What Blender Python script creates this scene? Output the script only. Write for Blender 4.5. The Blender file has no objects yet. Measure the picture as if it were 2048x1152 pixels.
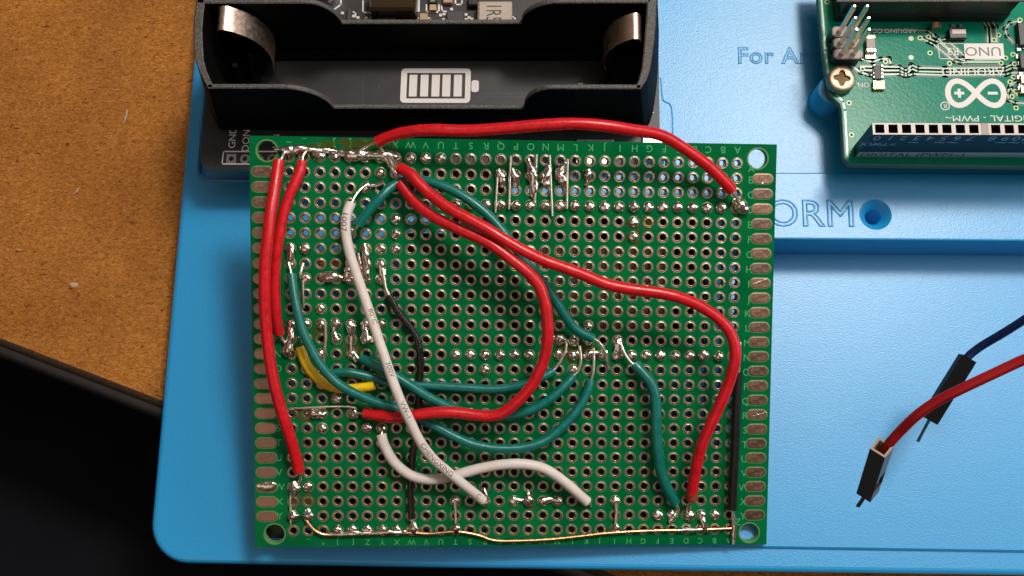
import bpy, bmesh, math, random
from mathutils import Vector, Matrix, noise
from mathutils.geometry import tessellate_polygon
random.seed(7)
S = bpy.context.scene
C = S.collection
S.unit_settings.system = 'METRIC'; S.unit_settings.scale_length = 0.001      # 1 unit = 1 mm
# ------------------------------------------------------------------ camera
F = 2100.0; HC = 200.0
R = ((0.9993473, 0.008106, -0.035203), (0.0158848, -0.9738354, 0.2266988), (-0.0324443, -0.22711, -0.9733285))
cam = bpy.data.cameras.new('camera'); camo = bpy.data.objects.new('camera', cam); C.objects.link(camo)
cam.sensor_width = 36; cam.lens = F / 2048 * 36; cam.clip_start = 1; cam.clip_end = 5000
camo.matrix_world = Matrix([[R[i][0], -R[i][1], -R[i][2], (0, 0, HC)[i]] for i in range(3)] + [[0, 0, 0, 1]])
S.camera = camo
# ------------------------------------------------------------------ world, lamps, exposure
W = bpy.data.worlds.new('World'); S.world = W; W.use_nodes = True
nt = W.node_tree; bgn = nt.nodes['Background']
tc = nt.nodes.new('ShaderNodeTexCoord'); sx = nt.nodes.new('ShaderNodeSeparateXYZ'); cr = nt.nodes.new('ShaderNodeValToRGB')
nt.links.new(tc.outputs['Generated'], sx.inputs[0]); nt.links.new(sx.outputs['Z'], cr.inputs[0]); nt.links.new(cr.outputs[0], bgn.inputs[0])
cr.color_ramp.elements[0].position = 0.0; cr.color_ramp.elements[0].color = (.10, .075, .06, 1)
cr.color_ramp.elements[1].position = 1.0; cr.color_ramp.elements[1].color = (.27, .22, .19, 1)
bgn.inputs[1].default_value = 0.5

def lamp(name, d, dist, size, power, col, target=(0, 45, 10)):
    l = bpy.data.lights.new(name, 'AREA'); l.shape = 'RECTANGLE'; l.size = size[0]; l.size_y = size[1]
    l.energy = power; l.color = col
    o = bpy.data.objects.new(name, l); C.objects.link(o)
    v = Vector(d).normalized(); o.location = Vector(target) + v * dist
    o.rotation_euler = v.to_track_quat('Z', 'Y').to_euler(); return o
lamp('window_light', (.34, .42, 1.0), 650, (125, 95), 2.9e6, (1.0, .945, .87))
lamp('window_surround_light', (.42, .36, 1.0), 690, (620, 480), 1.5e6, (.98, .96, .93))
lamp('added_side_fill', (1.7, .16, 1.0), 620, (300, 240), .95e6, (.96, .97, 1.0))  # added fill lamp from the right, brightens the tray beneath the board
lamp('warm_room_light', (-.30, -.60, .85), 700, (520, 360), 3.3e5, (1.0, .74, .57))
S.view_settings.view_transform = 'Standard'; S.view_settings.look = 'None'; S.view_settings.exposure = 0; S.view_settings.gamma = 1
S.render.engine = 'CYCLES'
S.cycles.use_denoising = True
# ------------------------------------------------------------------ geometry helpers
def ray(px, py):
    v = ((px - 1024) / F, (py - 576) / F, 1.0)
    return Vector([sum(R[i][k] * v[k] for k in range(3)) for i in range(3)])
def PT(px, py, z):                      # the place, z mm above the lower tray floor, seen at a point of the photograph
    r = ray(px, py); return Vector((0, 0, HC)) + r * ((z - HC) / r.z)
BM0 = Vector((0.9958952, 0.0197515, -0.0883321)); BM1 = Vector((-0.0082734, -0.9519508, -0.3061393)); BM2 = Vector((-0.0901346, 0.3056134, -0.9478798))
BT = Vector((-5.991, 31.969, 16.2555))
BMAT = Matrix([[BM0[i], -BM1[i], -BM2[i], BT[i]] for i in range(3)] + [[0, 0, 0, 1]])
BINV = BMAT.inverted()
BN = -BM2
def BP(px, py, w=0.0):                  # point w mm above the perforated board
    r = ray(px, py); p0 = BT + BN * w - Vector((0, 0, HC))
    return Vector((0, 0, HC)) + r * (BN.dot(p0) / BN.dot(r))
def BL(px, py, w=0.0): return BINV @ BP(px, py, w)
SK = .008
def G(c, r, w=0.0):
    v = (r - 12.5) * 2.647; return Vector(((15 - c) * 2.616 + SK * v, -v, w))
def catmull(P, n=5):
    P = [Vector(p) for p in P]; out = []
    for i in range(len(P) - 1):
        a = P[i - 1] if i else P[0] * 2 - P[1]; b, c = P[i], P[i + 1]; d = P[i + 2] if i + 2 < len(P) else P[-1] * 2 - P[-2]
        for k in range(n):
            t = k / n
            out.append(.5 * ((2 * b) + (c - a) * t + (2 * a - 5 * b + 4 * c - d) * t * t + (3 * b - a - 3 * c + d) * t ** 3))
    out.append(P[-1]); return out

class MB:
    def __init__(s): s.v = []; s.f = []; s.m = []; s.sm = []
    def add(s, vs, fs, m=0, smooth=False):
        o = len(s.v); s.v += [Vector(x) for x in vs]
        for f in fs: s.f.append([i + o for i in f]); s.m.append(m); s.sm.append(smooth)
    def box(s, a, b, m=0, mat=None, ch=0.0):
        a = Vector(a); b = Vector(b)
        if ch:
            x0, y0, z0 = a; x1, y1, z1 = b
            ring = lambda e, z: [(x0 + e, y0, z), (x1 - e, y0, z), (x1, y0 + e, z), (x1, y1 - e, z), (x1 - e, y1, z), (x0 + e, y1, z), (x0, y1 - e, z), (x0, y0 + e, z)]
            top = [(x0 + ch, y0 + ch, z1), (x1 - ch, y0 + ch, z1), (x1 - ch, y0 + ch, z1), (x1 - ch, y1 - ch, z1), (x1 - ch, y1 - ch, z1), (x0 + ch, y1 - ch, z1), (x0 + ch, y1 - ch, z1), (x0 + ch, y0 + ch, z1)]
            vs = ring(ch * .5, z0) + ring(ch * .5, z1 - ch) + top
            fs = [[i, (i + 1) % 8, (i + 1) % 8 + 8, i + 8] for i in range(8)] + [[i + 8, (i + 1) % 8 + 8, (i + 1) % 8 + 16, i + 16] for i in range(8)] + [[16, 18, 20, 22]]
        else:
            vs = [(x, y, z) for z in (a.z, b.z) for y in (a.y, b.y) for x in (a.x, b.x)]
            fs = [[0, 2, 3, 1], [4, 5, 7, 6], [0, 1, 5, 4], [2, 6, 7, 3], [0, 4, 6, 2], [1, 3, 7, 5]]
        if mat is not None: vs = [mat @ Vector(v) for v in vs]
        s.add(vs, fs, m)
    def poly(s, loops, z, m=0, up=True, fn=None):   # flat polygon with holes, loops of (x,y)
        L = [[Vector((p[0], p[1], 0)) for p in l] for l in loops]
        flat = [p for l in L for p in l]
        fs = []
        for t in tessellate_polygon(L):
            a, b, c = (flat[i] for i in t)
            if abs((b - a).cross(c - a).z) < 1e-9: continue
            fs.append(list(t) if ((b - a).cross(c - a).z > 0) == up else list(t)[::-1])
        s.add([fn(Vector((p.x, p.y, z))) if fn else Vector((p.x, p.y, z)) for p in flat], fs, m)
    def wall(s, loop, z0, z1, m=0, smooth=False, inner=False, loop1=None):
        n = len(loop); l1 = loop1 or loop
        vs = [(p[0], p[1], z0) for p in loop] + [(p[0], p[1], z1) for p in l1]
        area = sum(loop[i][0] * loop[(i + 1) % n][1] - loop[(i + 1) % n][0] * loop[i][1] for i in range(n))
        fs = [[i, (i + 1) % n, (i + 1) % n + n, i + n] for i in range(n)]
        if (area > 0) == inner: fs = [f[::-1] for f in fs]
        s.add(vs, fs, m, smooth)
    def prism(s, loop, z0, z1, m=0, ch=0.0, smooth=False):
        if ch:
            c = Vector((sum(p[0] for p in loop) / len(loop), sum(p[1] for p in loop) / len(loop)))
            l1 = inset(loop, ch)
            s.wall(loop, z0, z1 - ch, m); s.wall(loop, z1 - ch, z1, m, loop1=l1, smooth=smooth); s.poly([l1], z1, m)
        else:
            s.wall(loop, z0, z1, m); s.poly([loop], z1, m)
    def tube(s, P, rad, seg=12, m=0, cap=True, amp=0.0, frq=1.0, flat=1.0, up=None):
        n = len(P); vs = []; fs = []
        rr = rad if isinstance(rad, (list, tuple)) else [rad] * n
        nrm = None; seed = Vector((random.random() * 50, random.random() * 50, 0))
        for i in range(n):
            t = (P[min(i + 1, n - 1)] - P[max(i - 1, 0)])
            t = t.normalized() if t.length > 1e-9 else Vector((1, 0, 0))
            if nrm is None:
                a = up or (Vector((0, 0, 1)) if abs(t.z) < .9 else Vector((1, 0, 0)))
                nrm = (a - t * a.dot(t)).normalized()
            else:
                nrm = (nrm - t * nrm.dot(t)).normalized()
            b = t.cross(nrm)
            for k in range(seg):
                an = 2 * math.pi * k / seg
                d = nrm * (math.cos(an) * flat) + b * math.sin(an)
                q = P[i] + d * rr[i]
                if amp: q = P[i] + d * rr[i] * (1 + amp * noise.noise(q * frq + seed) * 2)
                vs.append(q)
        for i in range(n - 1):
            for k in range(seg):
                k2 = (k + 1) % seg
                fs.append([i * seg + k, i * seg + k2, (i + 1) * seg + k2, (i + 1) * seg + k])
        s.add(vs, fs, m, True)
        if cap:
            for i, rev in ((0, True), (n - 1, False)):
                f = list(range(i * seg, i * seg + seg))
                s.add([vs[j] for j in f], [list(range(seg))[::-1] if rev else list(range(seg))], m)
    def lathe(s, prof, seg=16, m=0, fn=None, amp=0.0, smooth=True, cap=False):
        vs = []; seed = Vector((random.random() * 90, random.random() * 90, 3))
        for r, z in prof:
            for k in range(seg):
                a = 2 * math.pi * k / seg; q = Vector((r * math.cos(a), r * math.sin(a), z))
                if amp: q = q + noise.noise_vector(q * 1.7 + seed) * amp
                vs.append(q)
        fs = [[i * seg + k, i * seg + (k + 1) % seg, (i + 1) * seg + (k + 1) % seg, (i + 1) * seg + k] for i in range(len(prof) - 1) for k in range(seg)]
        mm = m if isinstance(m, list) else [m] * (len(prof) - 1)
        o = len(s.v); s.v += [fn(v) if fn else v for v in vs]
        for j, f in enumerate(fs): s.f.append([i + o for i in f]); s.m.append(mm[j // seg]); s.sm.append(smooth)
        if cap: s.f.append([o + (len(prof) - 1) * seg + k for k in range(seg)]); s.m.append(mm[-1]); s.sm.append(smooth)
    def text(s, txt, h, fn, m=0, align='C', fine=False, xs=1.0):
        V, Fc, (x0, x1) = text2d(txt, h, fine)
        off = {'C': -(x0 + x1) / 2, 'L': -x0, 'R': -x1}[align]
        s.add([fn((p[0] + off) * xs, p[1]) for p in V], Fc, m)
        return (x1 - x0) * xs
    def mesh(s, name, mats):
        me = bpy.data.meshes.new(name); me.from_pydata([tuple(v) for v in s.v], [], s.f)
        for mt in (mats if isinstance(mats, (list, tuple)) else [mats]): me.materials.append(mt)
        me.polygons.foreach_set('material_index', s.m); me.polygons.foreach_set('use_smooth', s.sm); me.update()
        return me
    def build(s, name, mats, root=None, label=None):
        me = s.mesh(name, mats)
        if root is not None:
            inv = root.matrix_world.inverted() if not root.get('_local') else None
            if inv is not None: me.transform(inv)
        return link(name, me, root, label)
def link(name, me, root=None, label=None):
    o = bpy.data.objects.new(name, me); C.objects.link(o)
    if root is not None: o.parent = root
    if label: o['label'] = label
    return o
def thing(name, label, cat, mw=None, group=None):
    o = bpy.data.objects.new(name, None); C.objects.link(o); o.empty_display_size = 3
    o.matrix_world = mw if isinstance(mw, Matrix) else Matrix.Translation(mw or (0, 0, 0))
    o['label'] = label; o['category'] = cat
    if group: o['group'] = group
    return o
def inset(loop, d):
    n = len(loop); out = []
    area = sum(loop[i][0] * loop[(i + 1) % n][1] - loop[(i + 1) % n][0] * loop[i][1] for i in range(n)); sg = 1 if area > 0 else -1
    for i in range(n):
        p0, p1, p2 = (Vector(loop[(i + j) % n][:2]) for j in (-1, 0, 1))
        a = (p1 - p0).normalized(); b = (p2 - p1).normalized()
        na = Vector((-a.y, a.x)) * sg; nb = Vector((-b.y, b.x)) * sg; k = na + nb
        out.append(tuple(p1 + k * (d / max(.35, k.dot(na)))))
    return out
def circ(cx, cy, r, n=24, rev=False): 
    c = [(cx + r * math.cos(2 * math.pi * i / n), cy + r * math.sin(2 * math.pi * i / n)) for i in range(n)]
    return c[::-1] if rev else c
def rrect(x0, y0, x1, y1, r, n=5):
    out = []
    for cx, cy, a in ((x1 - r, y1 - r, 0), (x0 + r, y1 - r, 90), (x0 + r, y0 + r, 180), (x1 - r, y0 + r, 270)):
        out += [(cx + r * math.cos(math.radians(a + 90 * k / n)), cy + r * math.sin(math.radians(a + 90 * k / n))) for k in range(n + 1)]
    return out
_tc = {}
def text2d(txt, h, fine=False):
    key = (txt, fine)
    if key not in _tc:
        cu = bpy.data.curves.new('t', 'FONT'); cu.body = txt; cu.size = 1; cu.resolution_u = 3
        ob = bpy.data.objects.new('t', cu); C.objects.link(ob)
        me = bpy.data.meshes.new_from_object(ob)
        if fine:                        # short edges, so that the letters can follow a round wire
            bm = bmesh.new(); bm.from_mesh(me); bmesh.ops.triangulate(bm, faces=bm.faces[:])
            for _ in range(4):
                es = [e for e in bm.edges if e.calc_length() > .11]
                if not es: break
                bmesh.ops.subdivide_edges(bm, edges=es, cuts=1); bmesh.ops.triangulate(bm, faces=[f for f in bm.faces if len(f.verts) > 3])
            bm.to_mesh(me); bm.free()
        V = [(v.co.x, v.co.y) for v in me.vertices]; Fc = [list(p.vertices) for p in me.polygons]
        bpy.data.objects.remove(ob); bpy.data.meshes.remove(me); bpy.data.curves.remove(cu)
        _tc[key] = (V, Fc)
    V, Fc = _tc[key]; k = h / .69
    V = [(x * k, y * k) for x, y in V]
    xs = [p[0] for p in V] or [0]
    return V, Fc, (min(xs), max(xs))
# ------------------------------------------------------------------ materials
def mat(name, col, rough=.5, metal=0.0, bump=None, var=None, spec=.5, coat=0.0, rnd=None, rvar=0.0, emit=None, sss=0.0):
    m = bpy.data.materials.new(name); m.use_nodes = True; t = m.node_tree; b = t.nodes['Principled BSDF']
    b.inputs['Base Color'].default_value = (*col, 1); b.inputs['Roughness'].default_value = rough; b.inputs['Metallic'].default_value = metal
    b.inputs['Specular IOR Level'].default_value = spec
    if coat: b.inputs['Coat Weight'].default_value = coat; b.inputs['Coat Roughness'].default_value = .12
    if sss: b.inputs['Subsurface Weight'].default_value = sss; b.inputs['Subsurface Radius'].default_value = (1, .5, .4); b.inputs['Subsurface Scale'].default_value = .5
    N = lambda k: t.nodes.new(k); L = t.links.new
    co = N('ShaderNodeTexCoord').outputs['Object']
    src = None
    if rnd:
        oi = N('ShaderNodeObjectInfo'); rp = N('ShaderNodeValToRGB'); L(oi.outputs['Random'], rp.inputs[0])
        e = rp.color_ramp.elements; e[0].color = (*rnd[0], 1); e[1].color = (*rnd[-1], 1)
        for i, c in enumerate(rnd[1:-1]): x = e.new((i + 1) / (len(rnd) - 1)); x.color = (*c, 1)
        src = rp.outputs[0]
    if var:
        nz = N('ShaderNodeTexNoise'); nz.inputs['Scale'].default_value = var[0]; nz.inputs['Detail'].default_value = 6; L(co, nz.inputs['Vector'])
        mx = N('ShaderNodeMix'); mx.data_type = 'RGBA'
        cr = N('ShaderNodeValToRGB'); cr.color_ramp.elements[0].position = .38; cr.color_ramp.elements[1].position = .64; L(nz.outputs[0], cr.inputs[0])
        L(cr.outputs[0], mx.inputs[0])
        if src: L(src, mx.inputs[6])
        else: mx.inputs[6].default_value = (*col, 1)
        mx.inputs[7].default_value = (*var[1], 1); src = mx.outputs[2]
        if len(var) > 2:
            ml = N('ShaderNodeMath'); ml.operation = 'MULTIPLY'; ml.inputs[1].default_value = var[2]; L(cr.outputs[0], ml.inputs[0]); L(ml.outputs[0], mx.inputs[0])
    if src: L(src, b.inputs['Base Color'])
    if rvar:
        n3 = N('ShaderNodeTexNoise'); n3.inputs['Scale'].default_value = 1.3; n3.inputs['Detail'].default_value = 5; L(co, n3.inputs['Vector'])
        mr = N('ShaderNodeMapRange'); mr.inputs[1].default_value = .3; mr.inputs[2].default_value = .7; mr.inputs[3].default_value = max(.03, rough - rvar); mr.inputs[4].default_value = rough + rvar
        L(n3.outputs[0], mr.inputs[0]); L(mr.outputs[0], b.inputs['Roughness'])
    if bump:
        n2 = N('ShaderNodeTexNoise'); n2.inputs['Scale'].default_value = bump[0]; n2.inputs['Detail'].default_value = bump[2] if len(bump) > 2 else 3; L(co, n2.inputs['Vector'])
        bp = N('ShaderNodeBump'); bp.inputs['Strength'].default_value = bump[1]; bp.inputs['Distance'].default_value = bump[3] if len(bump) > 3 else .1
        L(n2.outputs[0], bp.inputs['Height']); L(bp.outputs[0], b.inputs['Normal'])
    return m
M_TRAY = mat('blue_plastic', (.009, .30, .64), .37, bump=(4.2, .5, 2, .08), var=(.05, (.010, .31, .66), .6), spec=.9)
M_MASK = mat('green_solder_mask', (.0, .102, .031), .28, bump=(1.1, .12, 3, .05), var=(.12, (.002, .138, .038)), spec=.05)
M_EDGE = mat('board_edge', (.12, .32, .10), .6, bump=(3, .4))
M_RIM = mat('bare_laminate', (.10, .22, .07), .45)
M_SILK = mat('green_print', (.05, .36, .11), .6)
M_PAD = mat('tinned_pad', (.5, .4, .32), .34, 1.0, bump=(2.2, .5, 3, .12), rvar=.12, var=(1.4, (.30, .20, .14), .75), rnd=[(.46, .33, .24), (.50, .39, .30), (.40, .33, .26), (.56, .41, .30), (.36, .29, .22)])
M_SOLD = mat('solder', (.96, .90, .84), .15, 1.0, bump=(.9, .3, 2, .25), rvar=.07, var=(.9, (.66, .50, .37), .6))
M_LEAD = mat('tinned_lead', (.97, .88, .74), .3, 1.0, bump=(3, .4, 2, .1))
M_COPP = mat('bare_copper', (.92, .44, .21), .27, 1.0, bump=(3, .3, 2, .1), var=(.8, (.7, .38, .22)))
M_FING = mat('edge_contact_copper', (.34, .17, .12), .38, 1.0, bump=(2.5, .35, 3, .08), rvar=.1, var=(1.6, (.40, .28, .21), .5), rnd=[(.38, .21, .145), (.44, .25, .17), (.26, .16, .12), (.29, .18, .135)])
def wiremat(n, c, rough=.33): return mat(n, c, rough, bump=(1.8, .38, 5, .07), var=(.7, tuple(x * .8 for x in c)), spec=.5, rvar=.1)
M_RED = wiremat('red_insulation', (.62, .006, .012)); M_GRN = wiremat('teal_green_insulation', (.0, .150, .122)); M_WHT = mat('white_insulation', (.68, .60, .555), .42, bump=(1.6, .25, 4, .06), var=(.6, (.63, .55, .50)), spec=.3)
M_BLK = wiremat('black_insulation', (.005, .0045, .004), .38); M_YEL = wiremat('yellow_insulation', (.88, .56, .003)); M_NAVY = wiremat('navy_insulation', (.006, .018, .09))
M_PRT = mat('grey_print', (.14, .10, .09), .6)
M_BPL = mat('black_holder_plastic', (.0022, .0021, .002), .7, bump=(2.2, .3, 4, .08), var=(1.2, (.004, .0038, .0035)), spec=.06)
M_BRIM = mat('scuffed_black_plastic', (.045, .040, .035), .6, bump=(3.5, .9, 3, .12), var=(3, (.11, .096, .085)))
M_BPCB = mat('black_solder_mask', (.018, .017, .018), .45, bump=(1.5, .15, 3, .05), var=(.3, (.024, .022, .023)))
M_WPRT = mat('white_print', (.72, .66, .62), .6)
M_STEEL = mat('nickel_spring', (.95, .70, .54), .34, 1.0, bump=(1.2, .3, 4, .12), rvar=.06)
M_SIL = mat('silver_metal', (.7, .68, .65), .3, 1.0, bump=(1, .2))
M_GOLD = mat('gold_contact', (.95, .72, .38), .25, 1.0)
M_CHIP = mat('grey_chip', (.045, .04, .037), .5, bump=(3, .3))
M_BLKC = mat('black_chip', (.012, .011, .011), .4, bump=(3, .3, 3, .05))
M_CER = mat('ceramic_tan', (.42, .25, .15), .5)
M_INDU = mat('tan_inductor', (.46, .37, .29), .55, bump=(3, .3), var=(2, (.40, .32, .25)))
M_APCB = mat('teal_solder_mask', (.003, .185, .11), .2, bump=(1.5, .35, 2, .05), var=(.4, (.004, .205, .125)), spec=.085)
M_ATRC = mat('pale_green_trace', (.20, .42, .25), .3, spec=.6)
M_ADRK = mat('dark_mask_gap', (.010, .055, .04), .4)
M_AEDG = mat('grey_green_edge', (.10, .16, .11), .6, bump=(3, .5))
M_VIA = mat('via_ring', (.36, .50, .18), .35)
M_HOLE = mat('dark_hole', (.004, .004, .004), .8)
M_BLBL = mat('blue_grey_print', (.42, .60, .70), .6)
M_STK = mat('header_sticker', (.012, .02, .035), .5)
M_STRP = mat('grey_blue_strip', (.42, .54, .60), .5)
M_SOCK = mat('header_top_painted_sheen', (.52, .42, .36), .4, bump=(3, .3))  # socket top is black plastic; its glossy sheen is painted in as light colour
M_PINB = mat('pin_top_painted_sheen', (.32, .25, .215), .5, bump=(3, .4))  # black header plastic; the bright sheen of its tops is put into the colour
M_YCAP = mat('yellow_component', (.8, .55, .02), .4)
M_CAN = mat('dull_metal_can', (.55, .54, .46), .5)
M_LED = mat('amber_led', (.9, .55, .12), .2)
M_DUST = mat('pale_dust', (.50, .34, .20), .8)
# hardboard with short fibres
M_WOOD = bpy.data.materials.new('brown_hardboard'); M_WOOD.use_nodes = True
def woodmat(m):
    t = m.node_tree; b = t.nodes['Principled BSDF']; N = t.nodes.new; L = t.links.new
    co = N('ShaderNodeTexCoord').outputs['Object']
    def nz(scale, det, sx=1, rot=0, dist=0):
        mp = N('ShaderNodeMapping'); mp.inputs['Scale'].default_value = (1, sx, 1); mp.inputs['Rotation'].default_value = (0, 0, rot); L(co, mp.inputs[0])
        n = N('ShaderNodeTexNoise'); n.inputs['Scale'].default_value = scale; n.inputs['Detail'].default_value = det; n.inputs['Distortion'].default_value = dist; L(mp.outputs[0], n.inputs['Vector']); return n.outputs[0]
    a = nz(.95, 5, 2.3, .15, 1.6); bb = nz(1.7, 5, 1.9, -.3, 1.2); c = nz(.05, 4); d = nz(.5, 3, 2, .1, 2); fk = nz(.62, 2, 1.7, .2, 1.0)
    def mix(x, y, f):
        k = N('ShaderNodeMix'); k.inputs[0].default_value = f; L(x, k.inputs[2]); L(y, k.inputs[3]); return k.outputs[0]
    h = mix(mix(a, bb, .5), d, .22)
    cr = N('ShaderNodeValToRGB'); e = cr.color_ramp.elements; e[0].position = .30; e[0].color = (.12, .034, .004, 1); e[1].position = .70; e[1].color = (.70, .34, .10, 1)
    x = e.new(.44); x.color = (.30, .105, .014, 1); x = e.new(.55); x.color = (.48, .185, .032, 1); L(h, cr.inputs[0])
    mx = N('ShaderNodeMix'); mx.data_type = 'RGBA'; mx.blend_type = 'MULTIPLY'; mx.inputs[0].default_value = 1; L(cr.outputs[0], mx.inputs[6])
    c2 = N('ShaderNodeValToRGB'); c2.color_ramp.elements[0].position = .3; c2.color_ramp.elements[0].color = (.72, .68, .62, 1); c2.color_ramp.elements[1].position = .65; L(c, c2.inputs[0]); L(c2.outputs[0], mx.inputs[7])
    m2 = N('ShaderNodeMix'); m2.data_type = 'RGBA'; m2.blend_type = 'MULTIPLY'; m2.inputs[0].default_value = 1; L(mx.outputs[2], m2.inputs[6])
    c3 = N('ShaderNodeValToRGB'); c3.color_ramp.elements[0].position = .27; c3.color_ramp.elements[0].color = (.42, .32, .25, 1); c3.color_ramp.elements[1].position = .36; L(fk, c3.inputs[0]); L(c3.outputs[0], m2.inputs[7])
    L(m2.outputs[2], b.inputs['Base Color']); b.inputs['Roughness'].default_value = .75; b.inputs['Specular IOR Level'].default_value = .25
    bp = N('ShaderNodeBump'); bp.inputs['Strength'].default_value = .5; bp.inputs['Distance'].default_value = .15; L(h, bp.inputs['Height']); L(bp.outputs[0], b.inputs['Normal'])
woodmat(M_WOOD)
M_BAND = mat('dark_edge_band', (.028, .025, .024), .45, bump=(.8, .3))
M_BAND2 = mat('scorched_edge', (.03, .015, .007), .8, bump=(2, .5), var=(1.5, (.06, .03, .012)))
M_FLOOR = mat('dark_cloth', (.0085, .0085, .011), .95, bump=(.25, .5, 6, 1.0), var=(.03, (.0065, .0065, .009)), spec=.1)
# ================================================================== SETTING
mb = MB(); mb.poly([[(-900, -900), (900, -900), (900, 900), (-900, 900)]], -70)
fl = mb.build('floor', M_FLOOR); fl['kind'] = 'structure'
# desk of brown hardboard, its front edge runs diagonally
DZ = -9.0
e0 = PT(0, 676, DZ); e1 = PT(322, 800, DZ); ed = (e1 - e0).normalized(); en = Vector((-ed.y, ed.x, 0))
a = e0 - ed * 150; b = e0 + ed * 420
desk = thing('desk', 'brown hardboard desk top with a rounded black front edge under the blue tray', 'desk', (e0.x, e0.y, DZ))
mb = MB(); q = en
lo = [a, b, b + q * 500, a + q * 500]
mb.poly([[(p.x, p.y) for p in lo]], DZ)
mb.build('desk_top', M_WOOD, desk)
mb = MB()   # thin scorched lip then black rounded band
def strip(prof, m):
    vs = []
    for off, dz in prof:
        for p in (a, b): vs.append(Vector((p.x, p.y, DZ + dz)) - en * off)
    mb.add(vs, [[2 * i, 2 * i + 2, 2 * i + 3, 2 * i + 1] for i in range(len(prof) - 1)], m, True)
strip([(0, 0), (.5, -.1), (1.2, -.8), (1.5, -1.4)], 1)
strip([(1.5, -1.4), (2.4, -1.5), (3.1, -2.0), (3.6, -3), (3.8, -5), (3.8, -22)], 0)
mb.build('edge_band', [M_BAND, M_BAND2], desk)
# specks of wood and fluff on the desk
def chip(px, py, sx, sy, lab, curl=0):
    p = PT(px, py, DZ); mb = MB()
    if curl:
        P = [p + Vector((sx * (t - .5) + .3 * math.sin(3 * t), sy * (t - .5), .25 + .3 * t * (1 - t))) for t in [i / 8 for i in range(9)]]
        mb.tube(P, [.10 + .14 * math.sin(math.pi * (i + 1) / 10) for i in range(9)], 6, amp=.3, frq=4)
    else:
        mb.lathe([(.95, -.05), (1.0, .25), (.7, .5), (.35, .62), (.05, .6)], 10, amp=.35, fn=lambda v: Vector((v.x * sx, v.y * sy, v.z)) + p)
    o = mb.build('wood_chip', M_DUST); o['label'] = lab; o['category'] = 'chip'; o['group'] = 'pale chips on the desk'
chip(148, 571, .95, .75, 'round pale wood chip on the brown desk, largest of the chips')
chip(38, 501, .65, .2, 'small flat pale chip lying nearest the left edge of the desk')
chip(251, 234, .5, 3.2, 'thin upright pale sliver on the brown desk left of the battery holder', 1)
chip(153, 383, .9, 1.5, 'short curled pale shaving on the desk below the thin sliver', 1)
# ================================================================== TRAY
tray = thing('tray', 'large blue plastic project tray with raised lettering and a countersunk screw hole', 'tray', (0, 40, -9))
XL = -74.8
BASE = -.8
def tr_outline():
    y0, y1 = -6.6, 260
    pts = [(260, y0 + 1.2), (-20, y0)]
    for k in range(9):
        an = math.radians(270 - 90 * k / 8); pts.append((XL + 7.5 + 7.5 * math.cos(an), y0 + 7.5 + 7.5 * math.sin(an)))
    pts += [(XL, y1), (260, y1)]
    return pts[::-1]
TO = tr_outline()
PZ = 9.7; RZ = 10.2
pk = [PT(396, 60, BASE), PT(397, 335, BASE)]
px0 = pk[1].x; py0 = PT(420, 358, BASE).y
pocket = [(px0, 130)] + [(px0 + 2.4 - 2.4 * math.cos(math.radians(90 * k / 6)), py0 + 2.4 - 2.4 * math.sin(math.radians(90 * k / 6))) for k in range(7)] + [(-38, py0), (-38, 130)]
mb = MB()
ins = inset(TO, 1.1)
mb.wall(TO, -9, BASE - 1.1, 0)
for k in range(4):
    a0, a1 = (math.radians(90 * j / 4) for j in (k, k + 1))
    mb.wall(inset(TO, 1.1 * (1 - math.cos(a0))) if k else TO, BASE - 1.1 + 1.1 * math.sin(a0), BASE - 1.1 + 1.1 * math.sin(a1), 0, True, loop1=inset(TO, 1.1 * (1 - math.cos(a1))))
mb.poly([ins, pocket[::-1]], BASE)
mb.wall(pocket, BASE - 2.2, BASE - .25, 0, inner=True); mb.wall(pocket, BASE - .25, BASE, 0, True, inner=True, loop1=inset(pocket, -.3))
mb.poly([pocket], BASE - 2.2)
# raised lip round the pocket
mb.tube([Vector((p[0] - .35, p[1] - .35, BASE)) for p in pocket[:-1]], .28, 8)
# inner floor slab, a low step above the rim
fy = PT(1600, 1098, 0).y; fx = PT(512, 1000, 0).x
slab = [(fx + 3, fy), (260, fy + .3), (260, 60), (fx, 60), (fx, fy + 3)]
mb.wall(slab, BASE, -.35); mb.wall(slab, -.35, 0, 0, True, loop1=inset(slab, .35)); mb.poly([inset(slab, .35)], 0)
# raised platform: ridge with the screw hole, then the floor behind it
yr0 = PT(1800, 481, RZ).y; yr1 = PT(1700, 345, RZ).y; xp = PT(960, 400, RZ).x
hc = PT(1751, 429, RZ); hr = 3.0
ridge = [(xp, yr0), (260, yr0), (260, yr1), (xp, yr1)]
ri = [(xp, yr0 + .45), (260, yr0 + .45), (260, yr1 - .3), (xp, yr1 - .3)]
mb.wall(ridge, BASE, RZ - .45)
for k in range(4):
    f = lambda t: [(xp, yr0 + .45 * (1 - math.cos(t))), (260, yr0 + .45 * (1 - math.cos(t))), (260, yr1 - .3 * (1 - math.cos(t))), (xp, yr1 - .3 * (1 - math.cos(t)))]
    t0, t1 = math.radians(22.5 * k), math.radians(22.5 * (k + 1))
    mb.wall(f(t0), RZ - .45 + .45 * math.sin(t0), RZ - .45 + .45 * math.sin(t1), 0, True, loop1=f(t1))
hl = circ(hc.x, hc.y, hr, 32)
mb.poly([ri, hl[::-1]], RZ)
mb.lathe([(hr, 0), (hr - .12, -.06), (1.55, -1.7), (1.45, -1.85), (1.4, -8)], 32, [0, 0, 0, 0], fn=lambda v: v + Vector((hc.x, hc.y, RZ)), cap=True)
mb.poly([[(xp, yr1 - .2), (260, yr1 - .2), (260, 240), (xp, 240)]], PZ)
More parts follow.
